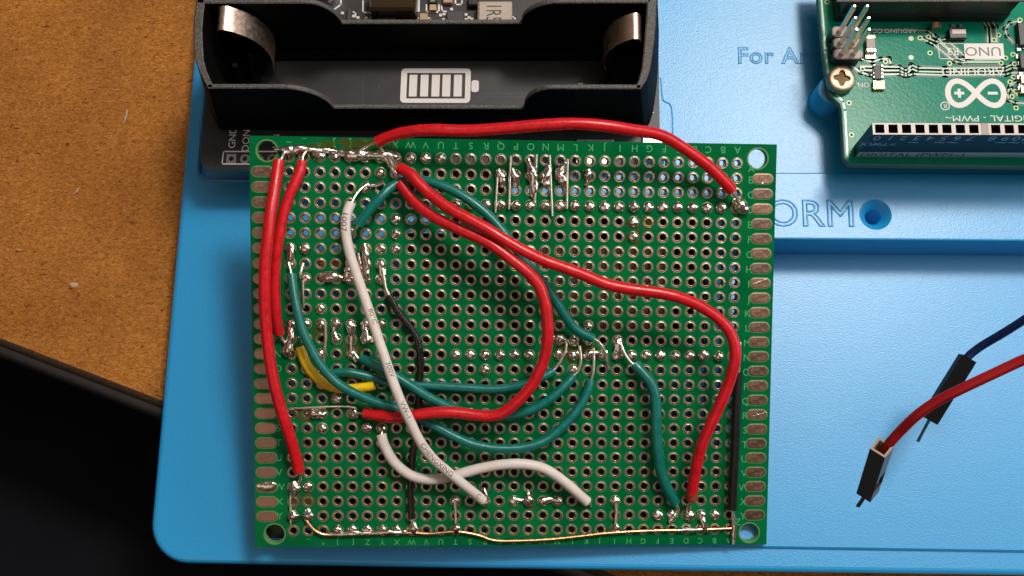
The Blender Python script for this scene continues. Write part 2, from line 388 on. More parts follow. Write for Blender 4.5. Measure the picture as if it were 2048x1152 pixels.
# faint mould lines on the platform beside the battery module
for seg in ([(1316, 158), (1322, 160), (1326, 200), (1343, 214), (1346, 285)],):
    mb.tube(catmull([PT(x, y, PZ) for x, y in seg], 3), .16, 6)
tb = mb.build('tray_body', [M_TRAY, M_HOLE], tray)
# standoff under the corner of the controller board
mb = MB(); so = PT(1646, 207, PZ)
mb.lathe([(3.15, 0), (2.9, .4), (2.75, 6.55), (2.5, 6.65), (0.1, 6.7)], 28, fn=lambda v: v + Vector((so.x + .1, so.y, PZ)))
mb.build('standoff', M_TRAY, tray)
# raised outline letters on the tray
def outline_text(txt, h, origin, xdir, root, name, rad, z):
    cu = bpy.data.curves.new('t', 'FONT'); cu.body = txt; cu.size = h / .69; cu.fill_mode = 'NONE'; cu.bevel_depth = rad; cu.bevel_resolution = 1; cu.resolution_u = 4; cu.space_character = 1.06
    ob = bpy.data.objects.new('t', cu); C.objects.link(ob); me = bpy.data.meshes.new_from_object(ob)
    bpy.data.objects.remove(ob); bpy.data.curves.remove(cu)
    me.materials.clear(); me.materials.append(M_TRAY)
    for p in me.polygons: p.use_smooth = True; p.material_index = 0
    ang = math.atan2(xdir.y, xdir.x)
    me.transform(root.matrix_world.inverted() @ Matrix.Translation((origin.x, origin.y, z + .02)) @ Matrix.Rotation(ang, 4, 'Z'))
    return link(name, me, root)
o = PT(1474, 126, PZ); outline_text('For Ardu', 3.3, o, PT(1630, 127, PZ) - o, tray, 'raised_lettering', .13, PZ)
o = PT(1535, 451, RZ); outline_text('ORM', 5.0, o, PT(1668, 452, RZ) - o, tray, 'raised_lettering', .17, RZ)
# ================================================================== PERFORATED BOARD
board = thing('prototyping_board', 'green perforated prototyping board crowded with solder joints and hook-up wires', 'circuit board', BMAT)
board['_local'] = 1
C0, C1, R0, R1 = -2.69, 32.6, -1.29, 26.11
HOLES = [(31.44, -.33), (-1.4, -.32), (31.28, 25.23), (-1.45, 25.28)]
NS = 16
mb = MB()
def topbot(loops):
    mb.poly(loops, 0, 0); mb.poly(loops, -1.6, 0, up=False)
gl = lambda c, r: tuple(G(c, r)[:2])
for c in range(31):
    for r in range(26):
        g = G(c, r)
        sq = []
        for k in range(NS):
            a = 2 * math.pi * k / NS; dx, dy = math.cos(a), math.sin(a); f = 1 / max(abs(dx), abs(dy))
            sq.append(tuple(G(c - dx * f * .5, r - dy * f * .5)))
        hh = [(g.x + .57 * math.cos(2 * math.pi * k / NS), g.y + .57 * math.sin(2 * math.pi * k / NS), 0) for k in range(NS)]
        fs = [[k, (k + 1) % NS, (k + 1) % NS + NS, k + NS] for k in range(NS)]
        mb.add(sq + hh, fs, 0); mb.add([(x, y, -1.6) for x, y, _ in sq + hh], [f[::-1] for f in fs], 0)
for c0, c1, hs in ((30.5, C1, (0, 2)), (C0, -.5, (1, 3))):
    outer = [gl(c1, R1), gl(c0, R1), gl(c0, R0), gl(c1, R0)]
    topbot([outer] + [circ(*gl(*HOLES[h]), 1.72, 32, True) for h in hs])
topbot([[gl(30.5, -.5), gl(-.5, -.5), gl(-.5, R0), gl(30.5, R0)]]); topbot([[gl(30.5, R1), gl(-.5, R1), gl(-.5, 25.5), gl(30.5, 25.5)]])
per = [gl(C1, R1), gl(C0, R1), gl(C0, R0), gl(C1, R0)]
mb.wall(per, -1.6, 0, 1)
for h in HOLES: mb.wall(circ(*gl(*h), 1.72, 32), -1.6, 0, 1, True, inner=True)
mb.build('laminate', [M_MASK, M_EDGE], board)
# metal rims of the mounting holes
for h in HOLES:
    mb = MB(); g = G(*h); mb.lathe([(1.98, .006), (1.8, .03), (1.73, .02), (1.71, -1.0)], 32, fn=lambda v: v + g); mb.build('hole_rim', M_RIM, board)
# printed letters
mb = MB()
AZ = 'ABCDEFGHIJKLMNOPQRSTUVWXYZ'
for i, ch in enumerate(AZ):
    g = G(-.98 if i < 25 else -.62, i + (.35 if i == 0 else -.5 if i == 25 else .1)); mb.text(ch, 1.25, lambda x, y, g=g: Vector((g.x + x, g.y + y - .62, .012)), xs=1.0)
    if 8 < i < 25: g = G(30.92, i); mb.text(ch, 1.25, lambda x, y, g=g: Vector((g.x + x, g.y + y - .62, .012)))
for i in range(31):
    ch = (AZ + '[]^_~')[i]
    g = G(i, -.86); mb.text(ch, 1.2, lambda x, y, g=g: Vector((g.x - x, g.y - y + .6, .012)))
    if i < 30: g = G(i + 0, 25.83); mb.text(ch, 1.0, lambda x, y, g=g: Vector((g.x - x, g.y - y + .5, .012)))
mb.build('printed_letters', M_SILK, board)['kind'] = 'stuff'
# --- pads: ring with a rounded lip and a plated barrel
def padmesh(i):
    mb = MB(); j = random.uniform
    mb.lathe([(1.06, .004), (.985, .022)], 16, 1)
    mb.lathe([(.985, .022), (.955, .04), (.93, .02), (.82 + j(-.03, .03), .05), (.69 + j(-.03, .03), .10), (.62, .085), (.565, .0), (.53, -.3), (.53, -1.62)], 16, 0, amp=.04)
    return mb
PADS = [padmesh(i) for i in range(6)]
PADM = [p.mesh('pad', [M_PAD, M_RIM]) for p in PADS]
# ================================================================== WIRES (paths traced; w = height above the board)
WIREPX = []
WG = 'wires soldered on the green board'
def wire(label, P, r, mt, leads=(), n=6, lead_r=.27, amp=.02, flat=1.0, prints=None, cut=0.0, group=WG, cat='wire', board_rel=True, name='hookup_wire'):
    f = BP if board_rel else PT
    Q = [f(*p) for p in P]
    root = thing(name, label, cat, Q[0], group)
    WIREPX.append([(p[0], p[1]) for p in P])
    path = catmull(Q, n); mb = MB()
    up = BN if board_rel else Vector((0, 0, 1))
    rad = [r] * len(path)
    if amp: rad = [r * (1 + amp * 1.6 * noise.noise(p * .35)) for p in path]
    mb.tube(path, rad, 14, 0, amp=amp, frq=1.2, flat=flat, up=up)
    ins_ = mb.build('insulation', mt, root)
    for ld in leads:
        lr = lead_r; 
        L_ = [f(*p[:3]) for p in ld]; lp = catmull(L_, 5); mb = MB()
        mb.tube(lp, [lr * (1 + .18 * noise.noise(p * 2.0)) for p in lp], 8, amp=.12, frq=3)
        d = (lp[-1] - lp[0]).normalized(); s_ = up.cross(d) * lr * .55
        mb.tube([p + s_ + up * .05 * math.sin(i) for i, p in enumerate(lp)], lr * .55, 6, amp=.1, frq=3)
        mb.build('bare_lead', M_LEAD, root)
    if prints:
        arc = [0.0]
        for i in range(1, len(path)): arc.append(arc[-1] + (path[i] - path[i - 1]).length)
        def at(s):
            i = 0
            while i < len(arc) - 2 and arc[i + 1] < s: i += 1
            k = (s - arc[i]) / max(1e-6, arc[i + 1] - arc[i])
            i0, i1 = max(i - 1, 0), min(i + 2, len(path) - 1)
            return path[i].lerp(path[i + 1], k), (path[i1] - path[i0]).normalized()
        mb = MB()
        for txt, spx, spy, ht, off in prints:
            # arc position nearest to the given place in the picture
            best = min(range(len(path)), key=lambda i: (proj(path[i]) - Vector((spx, spy))).length)
            s0 = arc[best]
            def fn(x, y):
                p, t = at(max(0, s0 + x)); nn = (BN - t * BN.dot(t)).normalized(); lf = nn.cross(t)
                an = (y - ht / 2) / r + off
                return p + (lf * math.sin(an) + nn * math.cos(an)) * (r * 1.012 + .012)
            mb.text(txt, ht, fn, align='L', xs=1.15, fine=True)
        mb.build('printed_text', M_PRT, root)['kind'] = 'stuff'
    return root
def proj(P):
    d = P - Vector((0, 0, HC)); q = [sum(R[i][k] * d[i] for i in range(3)) for k in range(3)]
    return Vector((q[0] / q[2] * F + 1024, q[1] / q[2] * F + 576))
wire('red wire arching over the top edge of the green board by the battery holder',
     [(755, 284, 2.6), (778, 274, 3.4), (810, 265, 4.6), (860, 260, 6), (936, 261.5, 7), (1012, 256.5, 8), (1088, 250, 9), (1152, 247.6, 9.5), (1215, 252.5, 9.5), (1266, 260.5, 9), (1312, 267.5, 8), (1343, 281, 7), (1384, 308, 5.4), (1419, 334.5, 4.2), (1449, 364, 3.2), (1464, 381, 2.6)], 1.03, M_RED,
     leads=[[(768, 279, 2.8), (752, 284, 2.2), (730, 294, 1.2), (716, 304, .8)], [(760, 292, 2.0), (766, 303, 1.0), (775, 312, .8)], [(1458, 374, 2.8), (1468, 389, 2.2), (1476, 402, 1.4), (1487, 416, .9)]])
wire('long red wire curving right then down to its charred lower tip',
     [(799, 336, 3.2), (819, 347, 4.2), (836, 365, 5), (858, 387, 5.8), (891, 412, 7), (930, 434, 8), (971, 456, 8.8), (1000, 474, 9.2), (1043, 499, 9.5), (1085, 519.5, 9.5), (1127, 535, 9.5), (1168, 550, 9.5), (1215, 569, 9.5), (1265, 579, 9.5), (1317, 585.5, 9.5), (1361.5, 596, 9.5), (1403, 614, 9), (1434, 635, 9), (1458, 661.5, 9), (1469, 690, 9), (1470.5, 716, 9), (1465, 742, 8.6), (1457, 768, 8), (1446, 796, 7.6), (1434, 822, 7), (1422, 848, 6.6), (1406.5, 883, 5.8), (1396, 918, 4.8), (1389, 953.5, 3.8), (1383.5, 989, 2.8), (1382, 998, 2.5)], 1.0, M_RED,
     leads=[[(806, 341, 3.4), (796, 333, 2.6), (785, 320, 1.6), (776, 309, 1)], [(803, 345, 3.2), (789, 336, 2.4), (780, 322, 1.6), (772, 312, 1)], [(1382, 994, 2.6), (1379, 1010, 1.6), (1377, 1026, .6)]])
mb = MB(); mb.tube(catmull([BP(1384.5, 984, 2.95), BP(1383.2, 992, 2.7), BP(1381.8, 1001, 2.45)], 4), [1.0, 1.02, 1.03, 1.04, 1.05, 1.05, 1.04, 1.0, .8], 14, amp=.05)
mb.build('charred_tip', mat('charred_red', (.16, .02, .008), .8, bump=(3, .8), var=(1.2, (.35, .06, .01))), bpy.data.objects['hookup_wire.001'])
wire('red wire looping right and doubling back left under the white wire',
     [(800, 366, 2.4), (817, 389.5, 3.2), (838, 412, 4.2), (869, 434.4, 5.4), (902, 451, 6.4), (938, 467.5, 7.2), (974, 484, 8), (1004, 504, 8.6), (1031, 525, 8.8), (1057.5, 547, 9), (1078, 572, 9), (1089.5, 605, 9), (1094.5, 638, 8.8), (1095.5, 671, 8.6), (1091.5, 704, 8), (1081, 737, 7.4), (1063, 771, 6.8), (1034.5, 803, 6.2), (1006, 825, 5.6), (978, 832, 5.2), (945, 829.5, 4.8), (906, 825, 4.6), (866, 825.5, 4.4), (826, 831, 4), (790, 835, 3.4), (760, 831.5, 2.6), (729, 826, 1.8)], 1.0, M_RED,
     leads=[[(805, 374, 2.7), (797, 362, 2), (790, 348, 1.2), (782, 334, 1.3), (776, 318, 1)], [(735, 827, 1.9), (720, 826, 1.1), (708, 826, .7)]])
wire('long red wire down the left edge of the green board',
     [(558, 322, 2.4), (553.6, 351, 3.4), (548, 387, 4.4), (541, 429, 5.4), (535.6, 476, 6), (531, 518, 6.2), (529.2, 560, 6.2), (529.5, 596, 6), (531, 638, 5.8), (534.5, 678, 5.5), (541, 727.5, 5.2), (549, 770, 5), (558, 805, 4.6), (567, 835, 4.2), (577.5, 866, 3.6), (588, 901, 2.8), (594.5, 926, 2.2), (598, 944, 1.9)], 1.0, M_RED,
     leads=[[(558, 330, 2.4), (564, 315, 1.8), (570, 305, 1), (586, 300, .8)], [(597, 938, 1.9), (601, 953, 1.2), (597, 968, .6)]])
wire('shorter melted red wire beside the long red wire at the left edge',
     [(604, 322, 1.4), (599.4, 345.5, 1.8), (588, 371, 2.2), (576.5, 398, 2.5), (566, 431.7, 2.8), (559, 470.6, 3), (553.6, 506.7, 3), (550.5, 545.6, 2.8), (550, 580, 2.6), (552, 620, 2.3), (555, 648, 1.8), (559, 668, 1.3)], .9, M_RED,
     leads=[[(604, 328, 1.5), (606, 312, 1.2), (612, 303, .9)], [(558, 662, 1.3), (564, 678, .9), (574, 692, .6)]], amp=.03)
wire('long teal green wire sweeping lowest across the board from the upper left',
     [(583.5, 548, 1.6), (587, 579, 2.4), (594, 618.6, 3.2), (604, 658, 3.6), (618.6, 691, 3.8), (635, 721, 3.9), (658, 750.6, 4), (684.6, 773, 4), (717.6, 790.5, 3.6), (754, 805, 3), (793.5, 817, 2.2), (822, 829, 1.9), (849.5, 842, 1.9), (879, 857, 2.4), (917, 877, 3), (953, 890.5, 3.4), (997, 897, 3.6), (1041, 896, 3.6), (1079.7, 886, 3.4), (1109, 868, 3), (1138.8, 839, 2.6), (1162, 809, 2.1), (1177, 777, 1.6), (1180.5, 760, 1.3)], .82, M_GRN,
     leads=[[(584, 556, 1.7), (581, 540, 1.2), (577, 525, .8)], [(1180, 768, 1.4), (1186, 748, 1.3), (1188, 720, 1.1), (1187, 696, .9)]])
wire('teal green wire dipping beneath the red loop just above the lowest teal wire',
     [(722, 716.5, 1.2), (740, 725, 1.9), (760.5, 736, 2.4), (793.5, 754, 2.8), (830, 777, 2.9), (860, 795.5, 2.7), (886, 808.5, 2.4), (912, 819, 1.9), (950, 829.5, 1.6), (990, 834.5, 1.6), (1031, 829.5, 2), (1070.7, 816, 2.3), (1107, 793, 2.3), (1135, 766, 1.8), (1147, 751, 1.4)], .84, M_GRN,
     leads=[[(728, 719, 1.3), (716, 716, .9), (708, 704, .6)], [(1143, 756, 1.4), (1156, 742, 1.2), (1162, 720, 1.1), (1159, 692, .9)]])
wire('teal green wire running nearly level, starting by the yellow wire',
     [(662, 748, 1.1), (683, 744.5, 1.2), (704, 745.7, 1.3), (744, 755, 1.1), (770, 764, .9), (800, 769, .9), (840, 770.5, 1), (886, 773, 1.2), (929, 775.5, 1.4), (978, 778.5, 1.6), (1018, 775.5, 1.7), (1057.5, 765.5, 1.8), (1084, 754, 1.6), (1108.5, 742, 1.3)], .80, M_GRN,
     leads=[[(1103, 745, 1.4), (1116, 730, 1.2), (1130, 705, 1), (1133, 686, .8)]])
wire('upper teal green wire passing under both red wires down to the right',
     [(717, 450, 3.2), (735.5, 424, 3.4), (763, 393, 3.2), (783, 374, 2.4), (806, 362, 1.6), (830, 359.5, 1.7), (850, 361.5, 2.1), (874.4, 368, 2.6), (902, 379, 3.1), (930, 394.5, 3.6), (958, 414.5, 4), (986, 440, 4.4), (1010, 468, 4.8), (1032, 497, 5), (1052, 525, 5.2), (1073, 549, 5.2), (1097, 580, 4.8), (1113.6, 606, 4.4), (1130, 632, 3.8), (1146.6, 654.5, 3.2), (1166.4, 668, 2.6), (1185.5, 676.5, 2.1)], .84, M_GRN,
     leads=[[(720, 446, 3.1), (708, 462, 1.6), (702, 474, .5)], [(1180, 674, 2.2), (1196, 683, 1.9), (1208, 700, 1.5), (1214, 720, 1.1), (1218, 738, .6)]])
wire('thick short teal green wire at right running down beside the charred red wire',
     [(1269, 728, 1.6), (1283, 743, 2.1), (1300, 763, 2.6), (1308.5, 784, 2.9), (1312, 807, 3), (1312.5, 835, 3.1), (1313, 865, 3.1), (1316, 903, 3), (1321.5, 941.7, 2.6), (1333, 974, 2.1), (1350, 1006, 1.4)], .98, M_GRN,
     leads=[[(1275, 735, 1.8), (1260, 722, 1.5), (1248, 704, 1.2), (1241, 684, .8)], [(1346, 1000, 1.5), (1356, 1016, 1.1), (1353, 1030, .7), (1340, 1044, .5)]])
w1 = wire('long printed white wire running down the left middle of the green board',
     [(702, 406, 2.4), (693.5, 429, 3), (691, 456.7, 3.4), (694.5, 484, 3.6), (701, 512, 3.8), (710, 540, 4), (719, 567, 4.2), (731, 601, 4.6), (744, 639, 5.2), (757, 678, 5.8), (770.5, 718, 6.4), (785, 760.5, 7), (801, 802, 7.2), (818, 838, 7), (838, 879, 6.4), (863, 914.5, 5.8), (894, 942, 5.2), (922, 965, 4.2), (946, 984, 3), (966, 1001, 2)], .88, M_WHT,
     leads=[[(701, 412, 2.4), (708, 396, 1.8), (720, 380, 1.2), (733, 370, .7)], [(962, 998, 2.1), (970, 1002, 1.2), (974, 999, .7)]],
     prints=[('1007', 699, 432, 1.0, -.2), ('80\u00b0C', 739, 622, .8, .5), ('300V', 775, 726, .8, .45), ('VW-1', 805, 800, .8, .35), ('CHENGXING', 843, 886, .82, .3), ('C', 953, 985, .8, .3)])
wire('plain white wire bending along the bottom under the printed white wire',
     [(762.5, 869, 1.6), (768, 889, 2), (785, 920, 2.3), (811, 944.5, 2.4), (839, 956.5, 2.4), (873, 958.5, 2.4), (908.5, 951, 2.5), (953, 938.5, 2.8), (997, 930, 3.2), (1041, 928, 3.4), (1079.7, 934, 3.4), (1109, 949, 3.2), (1138.8, 972, 2.6), (1158, 989, 2), (1174, 1003.5, 1.4)], .92, M_WHT,
     leads=[[(763, 872, 1.6), (764, 860, 1), (764, 853, .6)], [(1170, 1000, 1.5), (1178, 1006, .8), (1182, 1012, .3)]])
wire('scratched black wire snaking down the left middle of the green board',
     [(778, 590, 1.3), (793, 618, 1.3), (813, 645, 1.2), (830, 669, 1.2), (838.5, 695, 1.2), (841, 728, 1), (840, 760, .95), (838, 800, .95), (834, 845, .95), (829, 888, .95), (824, 930, 1), (821, 967, 1), (821.5, 999, 1), (823, 1037, 1)], .62, mat('scuffed_black_insulation', (.006, .005, .0045), .2, bump=(1.5, .8, 4, .14), var=(1.0, (.022, .02, .018), .5)),
     leads=[[(780, 594, 1.3), (772, 577, 1.2), (768, 556, 1.1), (765, 537, .9)], [(823, 1034, 1), (826, 1048, .9), (827, 1058, .6)]], amp=.06)
wire('straight black wire down the right edge of the green board',
     [(1477, 744, 1.3), (1474, 781, 1.5), (1472.3, 830, 1.6), (1470.5, 888, 1.6), (1467.5, 948, 1.5), (1465.5, 985, 1.4), (1464.5, 1019, 1.3)], .82, M_BLK,
     leads=[[(1477, 752, 1.3), (1478, 730, 1.3), (1479, 705, 1.2), (1480, 684, .9)], [(1464.6, 1012, 1.3), (1465.5, 1035, 1), (1467, 1060, .8), (1466, 1088, .7)]], amp=.02)
wire('short yellow wire tucked beneath the long teal green wire at the left',
     [(601, 693, .9), (611, 725, 1), (630, 752, 1), (658, 771.5, 1), (694.5, 777.5, 1.1), (727.5, 775, 1.1), (749, 770, 1.2)], .86, M_YEL, amp=.02)
# ================================================================== SOLDER
SV = []
for i in range(7):
    mb = MB(); h = random.uniform(.75, 1.15)
    mb.lathe([(1.06, .03), (1.03, .25 * h), (.88, .60 * h), (.62, .84 * h), (.28, .98 * h), (.03, 1.0 * h)], 14, amp=.13, cap=True)
    SV.append(mb.mesh('solder_joint', [M_SOLD]))
soldered = set()
def dome(c, r, sc=1.0):
    o = link('solder_joint', random.choice(SV), board); g = G(c, r)
    o.location = g + Vector((random.uniform(-.06, .06), random.uniform(-.06, .06), 0)); o.rotation_euler = (0, 0, random.uniform(0, 6.28))
    s = sc * random.uniform(.9, 1.06); o.scale = (s, s, s * random.uniform(.75, 1.15)); soldered.add((round(c), round(r)))
for c in list(range(1, 20)): dome(c, 3, .98)
for c in list(range(1, 8)) + list(range(14, 20)): dome(c, 13, .98)
for c, r in ((20, 0), (21, 0), (22, 0), (24, 1), (22, 1), (25, 2), (23, 4), (23, 5), (23, 6), (24, 6), (24, 7), (30, 6), (29, 6), (29, 8), (28, 10), (28, 11), (27, 11), (26, 11), (29, 11), (30, 11), (25, 11), (24, 11),
             (27, 12), (25, 12), (28, 13), (26, 13), (24, 8), (25, 8), (26, 8), (28, 18), (25, 18), (24, 18), (27, 16), (7, 4), (7, 5), (12, 12), (11, 12), (12, 13), (11, 13), (10, 13), (9, 13), (8, 12), (8, 13), (10, 11), (10, 12),
             (15, 23), (14, 23), (13, 23), (12, 23), (17, 23), (10, 23), (19, 23), (8, 23), (5, 24), (4, 24), (3, 24), (2, 24), (1, 24), (29, 22), (30, 24), (29, 24), (17, 14), (11, 14), (2, 25), (28, 22.98)):
    if (c, r) != (28, 22.98): dome(c, r, random.uniform(.86, 1.0))
for c in (27, 26, 25, 24, 23): dome(c, 24.93, .9)
def blob(P, rads, name='solder_bridge', amp=.22, flat=.8, m=None, lab=None, w0=.25):
    Q = [BL(p[0], p[1], p[2] if len(p) > 2 else w0) for p in P]
    path = catmull(Q, 5); n = len(path); rr = []
    for i in range(n):
        t = i / (n - 1) * (len(rads) - 1); k = min(int(t), len(rads) - 2); rr.append((rads[k] + (rads[k + 1] - rads[k]) * (t - k)) * (1.12 if m is None else 1.0))
    mb = MB(); mb.tube(path, rr, 12, amp=amp, frq=1.5, flat=flat, up=Vector((0, 0, 1)))
    return mb.build(name, m or M_SOLD, board, lab)
blob([(548, 299, .6), (566, 299, .6), (582, 302, .5), (604, 297, .6), (640, 302, .5), (668, 304), (690, 308), (712, 310, .4), (735, 309, .5), (760, 311, .6), (780, 314, .5), (797, 315, .3)], [.2, .5, .85, .7, .5, .42, .55, .95, 1.0, .8, .95, 1.0, .4], amp=.3)
blob([(600, 292, .5), (625, 298, .5), (652, 300, .5), (676, 303, .4)], [.12, .4, .35, .15], amp=.2)
blob([(626, 304), (640, 312), (645, 318)], [.5, .9, .6]); blob([(668, 308), (672, 316)], [.6, .8]); blob([(720, 308), (730, 318), (734, 324)], [.7, .8, .4])
blob([(764, 310, .7), (780, 330, 1.1), (792, 348, 1)], [.5, .3, .25])
blob([(1466, 398, .9), (1478, 408, .6), (1490, 420, .7), (1498, 427, .9)], [.3, 1.25, .85, .08], amp=.12)
blob([(733, 362), (734, 374), (726, 384)], [.4, .8, .3]); blob([(733, 372, .4), (748, 371, .5), (768, 366, .4)], [.35, .3, .45])
# vertical jumper leads near the top, with solder blobs
for a, b, bl in (((994.5, 354), (990.5, 425), [(996, 338, .7), (1002, 350, .6), (1004, 362, .6), (1005, 374, .5)]), ((1021, 312), (1017.8, 418), [(1022, 338, .6), (1030, 350, .6), (1032, 362, .5), (1031, 376, .4)]),
                 ((1073, 309), (1069.5, 405), [(1055, 318, .5), (1064, 340, .7), (1068, 362, .7), (1067, 385, .6), (1070, 398, .5)]), ((1099, 310), (1104.5, 432), [(1098, 330, .5), (1094, 350, .6), (1092, 364, .6), (1093, 378, .4)]), ((1135, 318), (1133.5, 417), [(1134, 325, .6), (1120, 346, .6), (1126, 362, .6), (1128, 372, .5)])):
    blob([(*a, .75), ((a[0] + b[0]) / 2, (a[1] + b[1]) / 2, .8), (*b, .75)], [.24, .24, .24], 'wire_lead', .06, 1.0, M_LEAD)
    blob(bl, [.45, .8, .7, .35] if len(bl) == 4 else [.4, .8, .75, .6, .2], amp=.3)
blob([(1176, 338), (1177, 350), (1176, 362), (1171, 372)], [.5, .75, .35, .3])
# left half
blob([(581, 490), (582, 505, .5), (580, 520, .4), (583, 530, .4)], [.75, .7, .6, .5])
blob([(640, 556), (655, 553, .5), (672, 554, .5), (684, 556)], [.45, .85, .85, .5], amp=.14)
blob([(728, 488), (731, 508, .5), (734, 530, .5), (732, 548, .4), (733, 562)], [.5, .6, .6, .8, .4], amp=.25)
blob([(716, 505, .4), (720, 530, .4), (718, 550, .4)], [.25, .28, .3], amp=.3)
blob([(700, 510), (697, 530), (695, 545), (694, 562)], [.5, .6, .8, .6], amp=.3)
blob([(761, 524, .5), (765, 545, .6), (768, 560, .7)], [.7, .6, .35]); blob([(607, 526, .3), (601, 545, .8), (599, 556, .7)], [.24, .26, .2], 'wire_lead', .05, 1, M_LEAD)
blob([(606, 560, .4), (606, 590, .5), (608, 616, .3)], [.35, .22, .18], 'wire_lead', .1, 1, M_LEAD)
blob([(580, 640), (580, 658, .3), (581, 680, .5), (576, 700, .4), (582, 712, .3)], [.7, .55, .7, 1.05, .6], amp=.25)
blob([(651, 644, .6), (651, 680, .6), (649, 705, .6), (649, 726, .4)], [.32, .28, .3, .22], 'wire_lead', .2, 1, M_LEAD)
blob([(664, 640), (672, 645, .5), (668, 662, .4), (672, 680, .4)], [.45, .8, .42, .9]); blob([(699, 640), (701, 652, .6), (703, 672, .4), (704, 705, .4), (712, 724, .5)], [.6, .95, .5, .4, .25])
blob([(728, 645), (730, 662, .4), (733, 680, .4)], [.6, .5, .8], amp=.3); blob([(745, 642, .4), (748, 665, .4), (744, 684, .3)], [.4, .3, .4], amp=.3)
blob([(589, 817, .5), (640, 814, .8), (690, 813, .8), (712, 816, .6)], [.2, .2, .2, .2], 'wire_lead', .05, 1, M_LEAD)
blob([(612, 826), (626, 826, .4), (640, 828, .5), (652, 826)], [.4, .8, .8, .4]); blob([(700, 822), (708, 826, .4), (716, 822)], [.5, 1.0, .6])
blob([(515, 972, .12), (528, 972, .2), (545, 971, .2), (553, 970, .12)], [.5, .85, .8, .5], amp=.1, flat=.45)
blob([(586, 962, .4), (589, 976, .4), (584, 990, .3)], [.5, .95, .5]); blob([(581, 990, .4), (581, 1020, .4), (582, 1046, .3)], [.25, .22, .25], 'wire_lead', .15, 1, M_LEAD)
blob([(586, 1022), (588, 1030, .5), (592, 1040)], [.6, .95, .5], amp=.3); blob([(614, 1018), (617, 1030, .5), (614, 1040, .5)], [.5, .95, .35], amp=.3)
# joints at the centre right
blob([(1108, 676), (1122, 678, .5), (1134, 683, .5)], [.7, .95, .4], amp=.25); blob([(1113, 708), (1122, 706, .4)], [.7, .8], amp=.3); blob([(1138, 709), (1150, 706, .3), (1160, 712, .5)], [.5, .7, .4], amp=.35)
blob([(1168, 712), (1180, 708, .5), (1200, 707, .5), (1212, 709, .4)], [.5, .8, .45, .7], amp=.35); blob([(1237, 674), (1237, 690, .6), (1235, 705, .5), (1234, 718)], [.7, .6, .8, .7], amp=.2)
blob([(1030, 1000), (1048, 999, .3), (1060, 990, .4)], [.6, .3, .3]); blob([(1088, 1000), (1104, 999, .3), (1116, 1000)], [.8, .35, .8]); blob([(1057, 985, .4), (1058, 998, .5), (1058, 1010)], [.25, .85, .6], amp=.2)
blob([(968, 976, .6), (972, 990, .9), (974, 1002, .5)], [.2, .3, .6]); blob([(910, 1002, .4), (911, 1025, .5), (912, 1052, .5)], [.35, .24, .3], 'wire_lead', .1, 1, M_LEAD)
blob([(912, 1044), (913, 1056, .6), (911, 1072, .3)], [.3, .85, .12], amp=.15); blob([(1231, 1000, .4), (1233, 1025, .5), (1231, 1050, .5)], [.5, .3, .35], 'wire_lead', .15, 1, M_LEAD); blob([(1222, 1064, .3), (1232, 1056, .5), (1242, 1064, .4)], [.3, .7, .35], amp=.3)
blob([(1377, 1014, .6), (1378, 1028, .4), (1382, 1040)], [.3, .9, .5], amp=.25); blob([(1338, 1044, .4), (1348, 1034, .6), (1354, 1026, .5)], [.3, .5, .4]); blob([(1404, 1028, .3), (1406, 1044, .6), (1412, 1058, .5), (1418, 1064, .4)], [.7, .5, .6, .3], amp=.2)
blob([(826, 1042, .6), (828, 1056, .6), (832, 1068, .4)], [.3, .9, .4], amp=.25); blob([(1466, 1030, .7), (1468, 1056, .7), (1466, 1086, .6)], [.3, .5, .3], amp=.2)
blob([(660, 1068, .5), (700, 1066, .5), (740, 1065, .5), (780, 1064, .5), (812, 1064, .5)], [.3, .5, .34, .5, .36], amp=.4, flat=1)
# bare copper bus along the bottom
blob([(611, 1038, .5), (618, 1048, .6), (629, 1060, .7), (645, 1068.5, .7), (665, 1070, .6), (700, 1069, .6), (760, 1067, .6), (827, 1066, .6), (860, 1067.5, .6), (905, 1063.5, .6), (925, 1064.5, .6), (958, 1071, .6), (988, 1081, .6), (1030, 1082, .6), (1100, 1079, .6), (1170, 1071.5, .6), (1215, 1066.5, .6), (1290, 1062, .6), (1380, 1060, .6), (1462, 1057, .6)], [.3] * 8, 'copper_bus_wire', .04, 1.0, M_COPP)
blob([(1352, 1061, .6), (1384, 1060, .65), (1402, 1059, .6)], [.32, .42, .33], amp=.15, flat=1)
# ---------------- pads as parts: the 300 least hidden, the rest joined
def segd(p, a, b):
    a = Vector(a); b = Vector(b); ab = b - a; t = max(0, min(1, (p - a).dot(ab) / max(1e-6, ab.dot(ab)))); return (p - a - ab * t).length
cand = []
for c in range(31):
    for r in range(26):
        q = proj(BMAT @ G(c, r)); d = min(segd(q, w[i], w[i + 1]) for w in WIREPX for i in range(len(w) - 1))
        hid = 1 if ((c, r) in soldered or d < 24) else 0
        cand.append((hid, r * .3 - c * .12, c, r))
cand.sort()
rest = MB()
for i, (hid, _, c, r) in enumerate(cand):
    k = random.randrange(6); a = random.choice((0, math.pi / 2, math.pi, -math.pi / 2)) * 1.0
    if i < 300:
        o = link('pad', PADM[k], board); o.location = G(c, r); o.rotation_euler = (0, 0, a)
    else:
        M_ = Matrix.Translation(G(c, r)) @ Matrix.Rotation(a, 4, 'Z'); p = PADS[k]; o0 = len(rest.v)
        rest.v += [M_ @ v for v in p.v]; rest.f += [[x + o0 for x in f] for f in p.f]; rest.m += p.m; rest.sm += p.sm
o = rest.build('pad', [M_PAD, M_RIM], board); o['kind'] = 'stuff'
